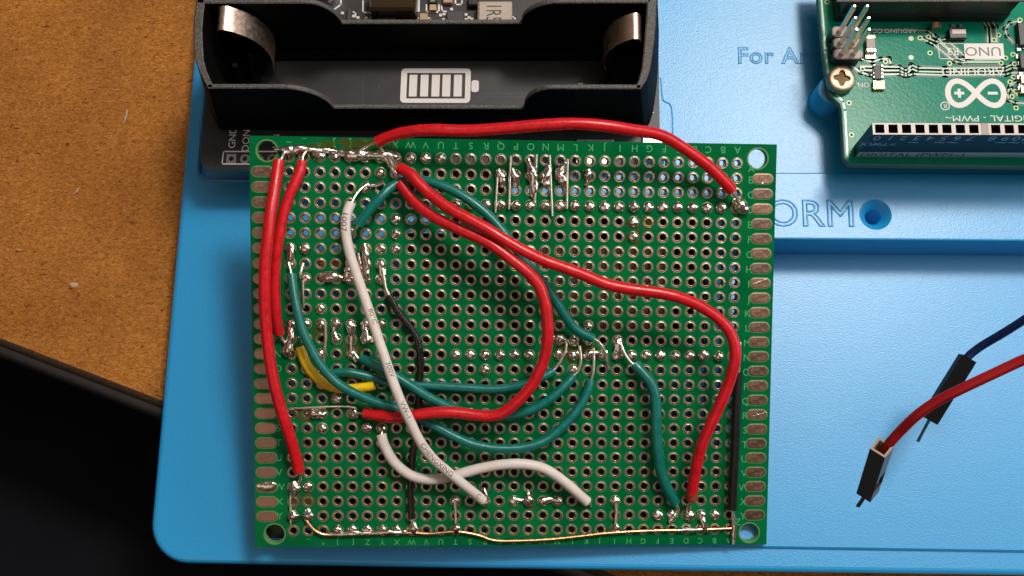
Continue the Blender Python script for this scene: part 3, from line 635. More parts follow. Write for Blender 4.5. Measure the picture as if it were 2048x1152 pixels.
# edge contacts
mb = MB(); l0 = rrect(-1.95, -1.02, 1.95, 1.02, 1.0, 5); l1 = inset(l0, .13)
mb.wall(l0, .004, .028, 1, loop1=l1); mb.wall(l1, .028, .05, 0, True, loop1=inset(l1, .12)); mb.poly([inset(l1, .12)], .05, 0)
fm = mb.mesh('edge_contact', [M_FING, M_RIM])
for r in range(1, 25):
    for c in (-1.78, 31.76):
        o = link('edge_contact', fm, board); o.location = G(c, r + .02); o.rotation_euler = (0, 0, math.pi * random.randrange(2))
# flux scratches and specks
mb = MB()
for px, py, ln, an in ((1520, 563, 3.0, .35), (1520, 828, 2.6, .3), (1517, 356, 1.0, .9), (1528, 364, 1.2, .6)):
    p = BL(px, py, .075); d = Vector((math.cos(an), math.sin(an), 0)) * ln / 2; mb.tube([p - d, p + Vector((.1, .05, 0)), p + d], .06, 5, amp=.3, frq=3)
for i in range(70):
    p = G(random.uniform(-1, 31), random.uniform(-.8, 25.6), .02); s = random.uniform(.05, .13)
    mb.box(p - Vector((s, s * .6, 0)), p + Vector((s, s * .6, s)))
o = mb.build('solder_specks', M_SOLD, board); o['kind'] = 'stuff'
# amber flux residue round the reworked joints
M_FLUX = mat('amber_flux', (.10, .075, .004), .12, spec=.5)
M_FLUX.node_tree.nodes['Principled BSDF'].inputs['Alpha'].default_value = .42
for px, py, sx_, sy_ in ((650, 291, 2.2, .8), (705, 288, 2.6, .9), (738, 285, 1.8, .8), (1267, 446, 1.25, 1.15), (1296, 446, 1.2, 1.2), (1268, 475, 1.3, 1.2), (640, 660, 1.3, 1.6), (703, 700, 1.6, 1.5), (590, 1000, 1.1, 1.3), (617, 1000, 1.2, 1.1), (1058, 1003, 1.3, 1.4), (1150, 700, 3.2, 2.0), (775, 312, 2.0, 1.6), (610, 828, 2.4, 1.1)):
    g = BL(px, py, 0); mb = MB(); ph = random.uniform(0, 6)
    lp = [(g.x + sx_ * (1 + .25 * math.sin(3 * a_ + ph) + .12 * math.sin(7 * a_)) * math.cos(a_), g.y + sy_ * (1 + .25 * math.sin(3 * a_ + ph) + .12 * math.sin(7 * a_)) * math.sin(a_)) for a_ in [2 * math.pi * k / 28 for k in range(28)]]
    mb.wall(lp, .008, .03, 0, True, loop1=inset(lp, .12)); mb.poly([inset(lp, .12)], .03)
    mb.build('flux_residue', M_FLUX, board)
# underside parts glimpsed through the holes
mb = MB()
def ub(c0, r0, c1, r1, z0, z1, m): 
    a, b = G(c0, r0), G(c1, r1); mb.box((min(a.x, b.x), min(a.y, b.y), z0), (max(a.x, b.x), max(a.y, b.y), z1), m, ch=.2)
ub(-.45, 2.6, 19.5, 3.4, -9, -1.62, 0); ub(.6, 12.6, 19.5, 13.4, -7, -1.62, 0)
ub(1.6, 3.5, 19.5, 12.5, -6, -3.2, 0)
mb.build('socket_strip', M_BLKC, board)
mb = MB(); ub(4.7, 5.6, 13.2, 11.45, -3.1, -1.9, 0); mb.build('metal_can', M_CAN, board)
mb = MB(); ub(26.4, 6.6, 28.6, 7.4, -4, -1.8, 0); mb.build('yellow_part', M_YCAP, board)
mb = MB(); ub(24.6, 9.2, 30.4, 12.4, -5, -2.2, 0); ub(19.8, 5, 22.4, 15, -7, -2.6, 0); ub(15.6, .4, 22.6, 2.4, -6, -2.2, 0); ub(23, 19, 30, 23.4, -7, -3, 0); ub(29.6, 24.2, 32.4, 25.9, -6, -3, 0); mb.build('chip', M_BLKC, board)  # last block is added so the lower-left mounting hole looks dark
# ================================================================== BATTERY MODULE
PCZ = 11.4; RIMZ = 31.0
batt = thing('battery_module', 'black battery holder with bent spring contacts on a black circuit board', 'battery holder', (-22, 80, PCZ))
x0 = PT(399, 323, PCZ).x; x1 = PT(1320, 275, PCZ).x; yb = PT(460, 338, PCZ).y
def hole_at(px, py): p = PT(px, py, PCZ); return p
pads = [hole_at(462.5 + 27.3 * i, 317.5) for i in range(6)]
mb = MB()
ol = rrect(x0, yb, x1, 140, 2.6, 6)
mb.poly([ol] + [circ(p.x, p.y, .5, 14, True) for p in pads], PCZ); mb.wall(ol, PCZ - 1.6, PCZ, 1)
for p in pads: mb.wall(circ(p.x, p.y, .5, 14), PCZ - 1.6, PCZ, 1, True, inner=True)
mb.build('circuit_board', [M_BPCB, M_AEDG], batt)
for i, p in enumerate(pads):
    mb = MB()
    if i == 0: mb.poly([[(p.x - .95, p.y - .95), (p.x + .95, p.y - .95), (p.x + .95, p.y + .95), (p.x - .95, p.y + .95)], circ(p.x, p.y, .5, 14, True)], PCZ + .02)
    else: mb.poly([circ(p.x, p.y, .95, 18), circ(p.x, p.y, .5, 14, True)], PCZ + .02)
    mb.build('header_pad', M_SIL, batt)
mb = MB()   # white print
def pr_line(P, w, z=PCZ + .012, m=0):
    for i in range(len(P) - 1):
        a, b = P[i], P[i + 1]; d = (b - a).normalized(); s = Vector((-d.y, d.x, 0)) * w / 2; e = d * w / 2
        mb.add([(a - s - e).xy.to_3d() + Vector((0, 0, z)), (b - s + e).xy.to_3d() + Vector((0, 0, z)), (b + s + e).xy.to_3d() + Vector((0, 0, z)), (a + s - e).xy.to_3d() + Vector((0, 0, z))], [[0, 1, 2, 3]], m)
q = lambda px, py: PT(px, py, PCZ)
pr_line([q(620, 303), q(447, 303), q(444, 328), q(620, 328)], .25)
def vtext(t, px, py, h, z=PCZ + .012, align='L'):
    p = PT(px, py, z); mb.text(t, h, lambda x, y: Vector((p.x - y, p.y + x, z)), align=align)
vtext('GND', 470, 296, 1.35); vtext('DONE', 497, 302, 1.35); vtext('VIN', 557, 296, 1.2)
vtext('For 3.7V', 1308, 226, 1.35)
# battery symbol
bz = PCZ + .012
def rl(x0, y0, x1, y1, r): 
    a, b = q(x0, y1), q(x1, y0); return rrect(a.x, a.y, b.x, b.y, r, 4)
ib = q(812.5, 197), q(931, 146)
mb.poly([rl(800, 137, 942, 205.5, .8), [(ib[0].x, ib[0].y), (ib[0].x, ib[1].y), (ib[1].x, ib[1].y), (ib[1].x, ib[0].y)]], bz)
for xx in (817.5, 840, 862.5, 884, 907): mb.poly([rl(xx, 149.5, xx + 17.5, 193, .12)], bz)
mb.poly([rl(942.4, 160.5, 958, 184, .5)], bz)
mb.poly([rl(1157, 166, 1166.5, 178, .1)], bz)
mb.build('printed_marks', M_WPRT, batt)['kind'] = 'stuff'
mb = MB()   # faint traces
for P in (((945, 210), (950, 197), (966, 187), (1060, 187)), ((952, 206), (967, 194), (1050, 194)), ((727, 150), (725, 206))): pr_line([q(*p) for p in P], .1)
for P in ((985, 155), (1072, 155), (1159, 155), (758, 174)):
    p = q(*P); mb.poly([circ(p.x, p.y, .22, 10), circ(p.x, p.y, .1, 8, True)], PCZ + .012)
mb.build('copper_traces', mat('faint_trace', (.06, .055, .052), .4), batt)['kind'] = 'stuff'
# holder shell: two long walls with dipped rims, two bowed ends
yN = PT(850, 177, RIMZ).y; yNi = PT(850, 167.5, RIMZ).y; yF = PT(850, 6, RIMZ).y
r_ = ray(850, 217); zlow = HC - yN * (-r_.z) / r_.y
r_ = ray(850, 47); zlf = HC - yF * (-r_.z) / r_.y
def rimprof(pxs, y, zl, pyh, pyl):      # x, z along a long wall
    (a, b, c, d, e, f) = pxs; X = lambda p, z, py: PT(p, py, z).x
    P = [(X(a, RIMZ, pyh), RIMZ), (X(b, RIMZ, pyh), RIMZ)]
    xb, xc = X(b, RIMZ, pyh), X(c, zl, pyl)
    P += [(xb + (xc - xb) * math.sin(t), zl + (RIMZ - zl) * math.cos(t)) for t in [math.pi / 2 * k / 10 for k in range(1, 10)]] + [(xc, zl)]
    xd, xe = X(d, zl, pyl), X(e, RIMZ, pyh)
    P += [(xd, zl)] + [(xe - (xe - xd) * math.cos(t), zl + (RIMZ - zl) * math.sin(t)) for t in [math.pi / 2 * k / 10 for k in range(1, 10)]] + [(xe, RIMZ), (X(f, RIMZ, pyh), RIMZ)]
    return P
mb = MB()
def longwall(P, y0, y1, bx0, bx1, zb):
    n = len(P)
    B = [(bx0 + (bx1 - bx0) * (p[0] - P[0][0]) / (P[-1][0] - P[0][0]), zb) for p in P]
    ch = .18
    vs = [(p[0], y0, p[1]) for p in B] + [(p[0], y0, p[1] - ch) for p in P] + [(p[0], y0 + ch, p[1]) for p in P] + [(p[0], y1 - ch, p[1]) for p in P] + [(p[0], y1, p[1] - ch) for p in P] + [(p[0], y1, p[1]) for p in B]
    for k in range(5):
        fs = [[k * n + i, k * n + i + 1, (k + 1) * n + i + 1, (k + 1) * n + i] for i in range(n - 1)]
        mb.add(vs, fs, 1 if k in (1, 2, 3) else 0)
PN = rimprof((416, 562, 667, 1048, 1104, 1281), yN, zlow, 177, 217)
PF = rimprof((395, 612, 684, 1043, 1120, 1300), yF, zlf, 6, 47)
bxl, bxr = PT(441, 261, PCZ).x, PT(1288, 252, PCZ).x
longwall(PN, yN, yNi, bxl, bxr, PCZ + .01)
longwall(PF, yF, yF + .9, PF[0][0] - 2, PF[-1][0] + 2, PCZ + .01)
def endwall(pts, inn, shift):
    P = [PT(x, y, RIMZ) for x, y in pts]; n = len(P)
    I = [Vector((p.x + inn[i], p.y, RIMZ)) for i, p in enumerate(P)]
    Bo = [Vector((p.x + shift, p.y, PCZ + .01)) for p in P]; Bi = [Vector((p.x + (inn[i] * 1.2), p.y, PCZ + .01)) for i, p in enumerate(P)]
    rows = [Bo, P, I, Bi]
    rows = [Bo, [p + (Vector((0, 0, -.2))) for p in P], [p.lerp(I[i], .15) for i, p in enumerate(P)], [p.lerp(I[i], .85) for i, p in enumerate(P)], [p + Vector((0, 0, -.2)) for p in I], Bi]
    vs = [v for r in rows for v in r]; s = 1 if shift < 0 else -1
    for k in range(5):
        fs = [[k * n + i, k * n + i + 1, (k + 1) * n + i + 1, (k + 1) * n + i][::s] for i in range(n - 1)]
        mb.add(vs, fs, 1 if k in (1, 2, 3) else 0, False)
sl = bxl - PN[0][0]; sr = bxr - PN[-1][0]
LW = [(416, 177), (413, 172), (404, 155), (396, 138), (390, 118), (387, 90), (386, 60), (388, 30), (392, 2), (398, -40)]
endwall(LW, [.9, 1.2, 1.3, 1.4, 1.5, 1.6, 1.6, 1.6, 1.6, 1.6], sl)
RW = [(1281, 177), (1284, 174), (1294, 158), (1301, 135), (1305, 108), (1309, 78), (1312, 40), (1313, 10), (1314, -40)]
endwall(RW, [-.9, -1.1, -1.4, -1.5, -1.6, -1.7, -1.7, -1.7, -1.7], sr)
# inner sloping ribs that carry the springs, and the floor strip along the far wall
def rib(A, B, w, m=0):
    P = [PT(*p) for p in A]; mb.tube(catmull(P, 3), w, 6, m)
rib([(470, 130, 24), (480, 160, 15), (490, 176, PCZ + .5)], None, .5); rib([(500, 110, 22), (503, 150, 14), (505, 172, PCZ + .4)], None, .6)
rib([(1215, 125, 22), (1222, 150, 14), (1226, 176, PCZ + .4)], None, .6)
for pxs in ((505, 128), (1212, 1302)):
    a = PT(pxs[0], 128, PCZ + 3).x; b = PT(pxs[1], 128, PCZ + 3).x
mb.box((bxl + 1.2, yNi, PCZ + .02), (bxl + 7.2, yF, PCZ + 2.2)); mb.box((bxr - 7.4, yNi, PCZ + .02), (bxr - 1.2, yF, PCZ + 2.2))
yfl = PT(850, 122, PCZ).y
mb.box((bxl + 7.2, yfl, PCZ + .02), (bxr - 7.4, yF, PCZ + 1.6), ch=.3)
mb.build('holder_shell', [M_BPL, M_BRIM], batt)
def spring(prof, ya, yb, sgn):
    mb = MB(); n = len(prof); vs = []
    for y in (ya, yb): vs += [(x, y, z) for x, z in prof]
    th = .18
    vs2 = [(v[0] - sgn * .1, v[1], v[2] - th) for v in vs]
    mb.add(vs, [[i, i + 1, n + i + 1, n + i][::sgn] for i in range(n - 1)], 0, True)
    mb.add(vs2, [[i, i + 1, n + i + 1, n + i][::-sgn] for i in range(n - 1)], 0, True)
    mb.add(vs[:n] + vs2[:n], [[i, i + 1, n + i + 1, n + i] for i in range(n - 1)], 0); mb.add(vs[n:] + vs2[n:], [[i, n + i, n + i + 1, i + 1] for i in range(n - 1)], 0)
    mb.build('spring_contact', M_STEEL, batt)
sa = PT(437, 62, 31); sb = PT(443, 12, 31)
pr = [Vector((sa.x + dx, z)) for dx, z in ((-.6, 29.5), (-.3, 30.6), (.3, 31.1), (1.2, 31.0), (2.6, 30.0), (4.2, 28.4), (5.4, 26.4), (6.2, 24), (6.6, 21), (6.4, 18), (5.8, 15), (5.0, 12.4))]
spring([tuple(p) for p in pr], sa.y + .2, sb.y, 1)
sa = PT(1279, 80, 31); sb = PT(1268, 26, 31)
pr = [Vector((sa.x - dx, z)) for dx, z in ((-.4, 29.5), (-.1, 30.6), (.4, 31.1), (1.2, 31.0), (2.4, 30.2), (3.8, 28.6), (4.9, 26.4), (5.5, 24), (5.7, 21), (5.4, 18), (4.8, 15), (4.0, 12.4))]
spring([tuple(p) for p in pr], sa.y + .2, sb.y, -1)
# parts on the board behind the far wall
Z = PCZ
def part_box(name, pxy, z1, m, ch=.12, root=batt, z0=Z, lab=None, extra=None):
    (xa, ya, xb, yb_) = pxy; a = PT(xa, yb_, z1); b = PT(xb, ya, z1); mb = MB(); mb.box((a.x, a.y, z0), (b.x, b.y, z1), 0, ch=ch)
    mats = [m]
    if extra: extra(mb, a, b, z1); mats.append(M_WPRT if root is batt else M_GOLD)
    return mb.build(name, mats, root, lab)
def marks_rot(txts):
    def f(mb, a, b, z):
        for t, fx, fy, h, rot in txts:
            x, y = a.x + (b.x - a.x) * fx, a.y + (b.y - a.y) * fy
            if rot: mb.text(t, h, lambda u, v: Vector((x - v, y + u, z + .01)), 1)
            else: mb.text(t, h, lambda u, v: Vector((x + u, y + v, z + .01)), 1)
    return f
o = part_box('inductor', (954, 1, 1024, 62), Z + 3, M_INDU, .4)
mb = MB(); a = PT(1000, 14, Z + 3.02); mb.text('1R5', 2.9, lambda u, v: Vector((a.x - 2.6 + v, a.y - u - 1.4, Z + 3.02)), 0, xs=.6); mb.build('inductor_marking', M_CHIP, batt)
part_box('chip', (752, 18, 791, 60), Z + 1.2, M_CHIP, .15, extra=marks_rot([('ND039E', .55, .78, .5, 0), ('5554', .55, .60, .5, 0)]))
part_box('chip', (893, 22, 928, 60), Z + 1.0, M_CHIP, .1)
part_box('chip', (693, 16, 704, 50), Z + .9, M_CHIP, .1)
part_box('capacitor', (838, 26, 855, 60), Z + 1.1, M_CER, .12)
part_box('resistor', (857, -6, 874, 6), Z + .9, M_BLKC, .1, extra=marks_rot([('52', .5, .3, .6, 0)]))
part_box('capacitor', (858, 8, 873, 21), Z + .8, M_GOLD, .1)
part_box('capacitor', (886, -14, 905, 5), Z + 1.1, M_CER, .1)
part_box('connector_block', (737, -30, 832, 19), Z + 4.5, mat('smoked_brown_plastic', (.035, .02, .008), .15), .5)
part_box('connector_block', (936, -10, 958, 10), Z + 1.5, M_BLKC, .2)
mb = MB()
for P in (((726, 2), (726, 25), (838, 25), (838, 0)), ((853, 10), (853, 24), (878, 24), (878, 10)), ((707, 24), (711, 24), (711, 33)), ((738, 41), (742, 34), (750, 34)), ((793, 34), (811, 34), (811, 42)), ((835, 42), (837, 36)), ((857, 36), (861, 37), (861, 42)), ((883, 12), (884, 22), (892, 23)), ((668, 19), (682, 9), (682, 0)), ((1027, 34), (1030, 34), (1030, 42)), ((911, 0), (911, 9), (924, 9), (924, 2))):
    pr_line([q(*p) for p in P], .3)
for (xx, yy) in ((733, 37), (795, 35), (881, 31), (888, 29), (887, 40), (932, 30), (932, 40), (938, 36), (944, 39), (685, 27), (903, 19), (706, 33), (716, 36)):
    p = q(xx, yy); mb.box((p.x - .3, p.y - .3, Z), (p.x + .3, p.y + .3, Z + .25), ch=.1)
mb.build('printed_marks', M_WPRT, batt)['kind'] = 'stuff'
mb = MB(); p = q(655, 0); mb.lathe([(3.2, 0), (3.2, 4.2), (2.9, 4.6), (2.2, 4.7), (.1, 4.7)], 24, fn=lambda v: v + Vector((p.x - 1, p.y + 1.6, Z))); mb.build('can_capacitor', M_SIL, batt)
# sockets peeping out above the board's top edge
part_box('usb_socket', (1150, 276, 1228, 330), Z + 2.6, M_SIL, .3); part_box('usb_socket', (1284, 273, 1330, 320), Z + 4.2, M_SIL, .3)
# ================================================================== CONTROLLER BOARD
AZZ = 18.0
A = lambda px, py, z=AZZ: PT(px, py, z)
ard = thing('controller_board', 'teal green microcontroller board with black pin sockets on the blue tray', 'circuit board', A(1850, 170))
OUT = [A(x, y) for x, y in ((1633, -60), (1636.5, 0), (1645.6, 100), (1656, 182), (1661, 190), (1680, 209), (1683, 222), (1688, 316), (1700, 329))] + [A(2300, 337), A(2300, -60)]
ol = [(p.x, p.y) for p in OUT]
mb = MB(); i1 = inset(ol, .15)
mb.wall(ol, AZZ - 1.6, AZZ - .1, 1); mb.wall(ol, AZZ - .1, AZZ, 1, loop1=i1); mb.poly([i1], AZZ, 0); mb.poly([ol], AZZ - 1.6, 0, up=False)
mb.build('circuit_board', [M_APCB, M_AEDG], ard)
# traces: pale lines over darker gaps
mb = MB()
def tr(P, w=.28, gap=True):
    Q = [A(*p) for p in P]
    if gap: pr_line(Q, w + .75, AZZ + .008, 1)
    pr_line(Q, w, AZZ + .02, 0)
for dy in (0, 7, 14):
    tr([(1722, 133 + dy), (1800, 134 + dy), (1808, 140 + dy), (1815, 140 + dy), (1823, 130 + dy), (1836, 136 + dy), (1890, 137 + dy), (2010, 137 + dy - 2), (2024, 131 + dy - 2), (2060, 130 + dy)] if dy < 14 else [(1735, 150), (1800, 148), (1808, 151), (1815, 151), (1826, 148), (1890, 150), (2012, 149), (2020, 146), (2060, 145)], .3)
for k, (dx, dy) in enumerate(((0, 0), (12, -4), (26, -10))):
    tr([(1842 + dx * .9, 76 + dy * .4), (1858 + dx, 84 + dy * .4), (1866 + dx, 88 + dy), (1908 + dx * .8, 122 + dy), (1920 + dx, 125 + dy * .6), (2000, 125 + dy * .6)], .26)
tr([(1742, 60), (1855, 61), (1870, 72), (1905, 104)], .26)
for x in (1968, 1975, 1986): tr([(x, 45), (x + 6, 54), (x + 8, 84)], .22)
tr([(2038, 42), (2020, 46), (2010, 58), (2014, 72), (2026, 84)], .25); tr([(2034, 190), (2020, 176), (2015, 186), (2017, 200), (2030, 206), (2060, 207)], .3)
tr([(2060, 160), (2034, 163), (2020, 172)], .25); tr([(1700, 130), (1722, 145), (1740, 150)], .3); tr([(1722, 105), (1722, 118), (1745, 124), (1762, 118), (1778, 117), (1781, 126)], .25)
# border of the ground plane along the left edge
tr([(1643, 0), (1651, 100), (1661, 176), (1686, 203), (1690, 220), (1695, 312)], .35, False)
o = mb.build('copper_traces', [M_ATRC, M_ADRK], ard); o['kind'] = 'stuff'
mb = MB()
for (xx, yy) in ((1654, 4), (1840, 76), (1857, 74), (1822, 77), (1822, 115), (1860, 106), (1899, 127), (1997, 70), (1988, 80), (2002, 126), (2011, 116), (2026, 109), (2029, 128), (2020, 164), (2027, 154), (2032, 183), (2024, 193), (2032, 216), (1771, 123), (1725, 138), (1698, 206), (1703, 270), (1925, 262), (2040, 40)):
    p = A(xx, yy); mb.poly([circ(p.x, p.y, .5, 14), circ(p.x, p.y, .24, 10, True)], AZZ + .03, 0); mb.poly([circ(p.x, p.y, .24, 10)], AZZ + .028, 1)
o = mb.build('vias', [M_VIA, M_HOLE], ard); o['kind'] = 'stuff'
# silk print (reads upside down)
mb = MB()
def ut(t, px, py, h, z=AZZ + .04, align='C', m=0, xs=1.0):       # px,py = centre
    p = PT(px, py, z); mb.text(t, h, lambda x, y: Vector((p.x - x, p.y - y + h / 2, z)), m, align, xs=xs)
ut('ARDUINO', 1946, 143.5, 1.55, xs=1.12); ut('ARDUINO.CC', 1789.5, 61.5, .85, xs=1.05); ut('ICSP', 1682, 130, .75); ut('ON', 1727, 170, .95); ut('R3', 1906, 103, 1.45); ut('ICSP2', 1906, -20, .8)
ut('DIGITAL - PWM~', 1979, 237, 1.15, xs=1.28)
p0, p1 = A(1930, 118), A(2006, 87); mb.poly([[(p0.x, p0.y), (p1.x, p0.y), (p1.x, p1.y), (p0.x, p1.y)]], AZZ + .035)
pr_line([A(1930, 87), A(1876, 87), A(1879, 117.5), A(1930, 118)], .14, AZZ + .035)
# endless loop emblem with plus and minus
ce = A(1951.5, 186.5)
L0, L1 = [], []
N_ = 96
def lem(t): 
    s, c = math.sin(t), math.cos(t); k = 1 + s * s * .62
    return Vector((5.05 * c / k, 3.75 * s * c / k * 1.62, 0))
pts = [lem(2 * math.pi * i / N_) for i in range(N_)]
hw = .52
for i in range(N_):
    a_, b_ = pts[i], pts[(i + 1) % N_]; pa, pb = pts[i - 1], pts[(i + 2) % N_]
    na = (b_ - pa).normalized(); nb = (pb - a_).normalized(); na = Vector((-na.y, na.x, 0)) * hw; nb = Vector((-nb.y, nb.x, 0)) * hw
    zz = AZZ + .03 + (.004 if i < N_ // 2 else 0)
    mb.add([Vector((ce.x, ce.y, zz)) + v for v in (a_ - na, b_ - nb, b_ + nb, a_ + na)], [[0, 1, 2, 3]])
for dx, w, h in ((-3.0, 1.8, .55), (-3.0, .55, 1.75), (3.05, 1.8, .55)):
    mb.add([(ce.x + dx - w / 2, ce.y - h / 2, AZZ + .045 + h * .001), (ce.x + dx + w / 2, ce.y - h / 2, AZZ + .045 + h * .001), (ce.x + dx + w / 2, ce.y + h / 2, AZZ + .045 + h * .001), (ce.x + dx - w / 2, ce.y + h / 2, AZZ + .045 + h * .001)], [[0, 1, 2, 3]])
pR = A(1890, 212); mb.poly([circ(pR.x, pR.y, .85, 20), circ(pR.x, pR.y, .68, 20, True)], AZZ + .04); ut('R', 1890, 212, .8)
for xx, yy in ((1822, 77), (1822, 115)): p = A(xx, yy); mb.poly([circ(p.x, p.y, .28, 12)], AZZ + .05)
mb.build('printed_marks', M_WPRT, ard)['kind'] = 'stuff'
mb = MB(); ut('UNO', 1966, 103, 1.75, AZZ + .05, xs=1.15); mb.build('printed_name', M_ADRK, ard)
# long digital socket
HT = AZZ + 11.0
fr = PT(1746, 269, HT); bk = PT(1744.5, 246, HT)
pit = (PT(1947.7, 257, HT).x - PT(1759.4, 257, HT).x) / 7; xs0 = PT(1759.4, 257, HT).x
slots = [xs0 + pit * i for i in range(8)] + [xs0 + pit * (i + .62) for i in range(8, 18)]
xa = fr.x; xb = slots[-1] + 1.4; ya, yb2 = fr.y, bk.y; yc = (ya + yb2) / 2
mb = MB()
mb.box((xa, ya, AZZ), (xb, yb2, HT - 2.2), 0)
cells = [[(s - .78, yc - .78), (s - .78, yc + .78), (s + .78, yc + .78), (s + .78, yc - .78)] for s in slots]
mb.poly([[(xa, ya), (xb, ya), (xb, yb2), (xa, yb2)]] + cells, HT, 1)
mb.wall([(xa, ya), (xb, ya), (xb, yb2), (xa, yb2)], HT - 2.2, HT, 0)
for c in cells: mb.wall(c, HT - 2.2, HT, 0, inner=True)
gx0, gx1 = slots[7] + pit / 2 + .05, slots[8] - pit / 2 - .05
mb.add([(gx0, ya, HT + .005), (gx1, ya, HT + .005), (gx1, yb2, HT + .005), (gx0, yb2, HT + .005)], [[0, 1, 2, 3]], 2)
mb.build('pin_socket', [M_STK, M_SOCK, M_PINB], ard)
mb = MB()
def ft(t, x, z, h, flip=True, m=0, sl=0.0, align='C'):
    k = -1 if flip else 1
    mb.text(t, h, lambda u, v: Vector((x + k * u + (sl * v), ya - .012, z + k * (v - h / 2))), m, align)
for i, t in enumerate(('0', '1', '2', '3', '4', '5', '6', '7', '8', '9', '10', '11', '12', '13')):
    ft(t, slots[i], HT - 1.7, 1.9)
    if t in ('3', '5', '6', '9', '10', '11'): ft('~', slots[i], HT - 3.9, 2.4)
ft('<RX', slots[0] - .2, HT - 4.6, 1.5); ft('>TX', slots[1] - .2, HT - 4.6, 1.5)
mb.build('printed_numbers', M_BLBL, ard)['kind'] = 'stuff'
mb = MB(); mb.add([(xa + .1, ya - .006, AZZ + .05), (xb, ya - .006, AZZ + .05), (xb, ya - .006, AZZ + 2.5), (xa + .1, ya - .006, AZZ + 2.5)], [[0, 1, 2, 3]], 0)
ft('DIGITAL (PWM~)', xa + .8, AZZ + 1.25, 1.7, False, 1, .0, 'L')
mb.build('printed_strip', [M_STRP, M_STK], ard)
# programming header: six pins in black blocks
bz0, bz1 = AZZ, AZZ + 3.0
tips = [(1709.4, 11.8), (1735.3, 11.3), (1711.6, 35.3), (1737.9, 35.3), (1713.7, 58.1), (1739, 58.1)]
TZ = AZZ + 12.6
mbp = None
for rI in range(3):
    a_ = PT(*tips[rI * 2], TZ); b_ = PT(*tips[rI * 2 + 1], TZ); cx, cy = (a_.x + b_.x) / 2, (a_.y + b_.y) / 2
    o = MB(); l = [(cx - 2.5, cy - .6), (cx - 2.0, cy - 1.05), (cx + 2.0, cy - 1.05), (cx + 2.5, cy - .6), (cx + 2.5, cy + .6), (cx + 2.0, cy + 1.05), (cx - 2.0, cy + 1.05), (cx - 2.5, cy + .6)]
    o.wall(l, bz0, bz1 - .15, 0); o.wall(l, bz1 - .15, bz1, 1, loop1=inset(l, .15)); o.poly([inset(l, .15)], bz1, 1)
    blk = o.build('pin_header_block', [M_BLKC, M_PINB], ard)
for t in tips:
    p = PT(*t, TZ); o = MB(); k = .32
    sq = [(p.x - k, p.y - k), (p.x + k, p.y - k), (p.x + k, p.y + k), (p.x - k, p.y + k)]
    o.wall(sq, bz1, TZ - .4); o.wall(sq, TZ - .4, TZ, loop1=inset(sq, .14)); o.poly([inset(sq, .14)], TZ); o.build('header_pin', M_LEAD, ard)
# big chip in its socket along the top
zt = AZZ + 7.6
p = PT(1690, 4, zt); p2 = PT(2046, 4, zt)
mb = MB(); mb.box((p.x, p.y, AZZ), (p2.x, p.y + 9.5, AZZ + 3.0), 0, ch=.5); mb.box((p.x + .4, p.y + .05, AZZ + 3.0), (p2.x - .4, p.y + 9, zt), 0, ch=.25)
mb.build('chip_socket', M_BLKC, ard)
mb = MB(); mb.box((p.x - 1.5, p.y - .05, zt), (p2.x + .4, p.y + .75, zt + .2), ch=.08); mb.build('chip_edge', M_BRIM, ard)
# screw at the corner
sc = PT(1684, 156, AZZ + 1.8); mb = MB()
mb.lathe([(2.55, -1.8), (2.6, -.5), (2.45, -.12), (2.0, .02), (1.75, .03)], 28, fn=lambda v: v + Vector((sc.x, sc.y, AZZ + 1.8)))
star = []
for k in range(48):
    a_ = 2 * math.pi * k / 48; r0 = 1.3 + .32 * math.cos(4 * a_ + .4); star.append((sc.x + r0 * math.cos(a_), sc.y + r0 * math.sin(a_)))
mb.poly([circ(sc.x, sc.y, 1.75, 28), star[::-1]], AZZ + 1.83); mb.wall(star, AZZ + 1.4, AZZ + 1.83, 0, True, inner=True); mb.poly([star], AZZ + 1.4, 1)
mb.build('screw', [mat('brass_tint_screw', (.42, .33, .23), .5, 1.0, bump=(1.3, .5)), mat('screw_recess', (.16, .09, .04), .6, .6, bump=(2, .6))], ard)
# small parts
def smd(name, box, h, m, ends=None, vertical=True, lab=None):
    a_ = PT(box[0], box[3], AZZ + h); b_ = PT(box[2], box[1], AZZ + h); mb = MB()
    if ends:
        e = ends
        if vertical:
            L_ = (b_.y - a_.y) * e; mb.box((a_.x, a_.y + L_, AZZ), (b_.x, b_.y - L_, AZZ + h), 0, ch=.08); mb.box((a_.x - .03, a_.y, AZZ), (b_.x + .03, a_.y + L_, AZZ + h + .03), 1, ch=.08); mb.box((a_.x - .03, b_.y - L_, AZZ), (b_.x + .03, b_.y, AZZ + h + .03), 1, ch=.08)
        else:
            L_ = (b_.x - a_.x) * e; mb.box((a_.x + L_, a_.y, AZZ), (b_.x - L_, b_.y, AZZ + h), 0, ch=.08); mb.box((a_.x, a_.y - .03, AZZ), (a_.x + L_, b_.y + .03, AZZ + h + .03), 1, ch=.08); mb.box((b_.x - L_, a_.y - .03, AZZ), (b_.x, b_.y + .03, AZZ + h + .03), 1, ch=.08)
    else: mb.box((a_.x, a_.y, AZZ), (b_.x, b_.y, AZZ + h), 0, ch=.1)
    return mb.build(name, [m, M_GOLD], ard, lab)
smd('capacitor', (1734, 70, 1750, 104), 1.3, mat('brown_ceramic', (.20, .13, .11), .4), .2); smd('solder_terminal', (1731, 104, 1752, 117), .5, M_SIL)
smd('resistor_array', (1749, 130, 1762, 158), .5, M_CHIP)
mb = MB()
for i in range(4):
    for xx in (1747.5, 1763): p = A(xx, 133 + i * 7.5); mb.box((p.x - .22, p.y - .22, AZZ), (p.x + .22, p.y + .22, AZZ + .4), ch=.08)
for xx, yy in ((1905, 53), (1920, 53), (1906, 78), (1921, 78)): p = A(xx, yy); mb.box((p.x - .35, p.y - .35, AZZ), (p.x + .35, p.y + .35, AZZ + .4), ch=.1)
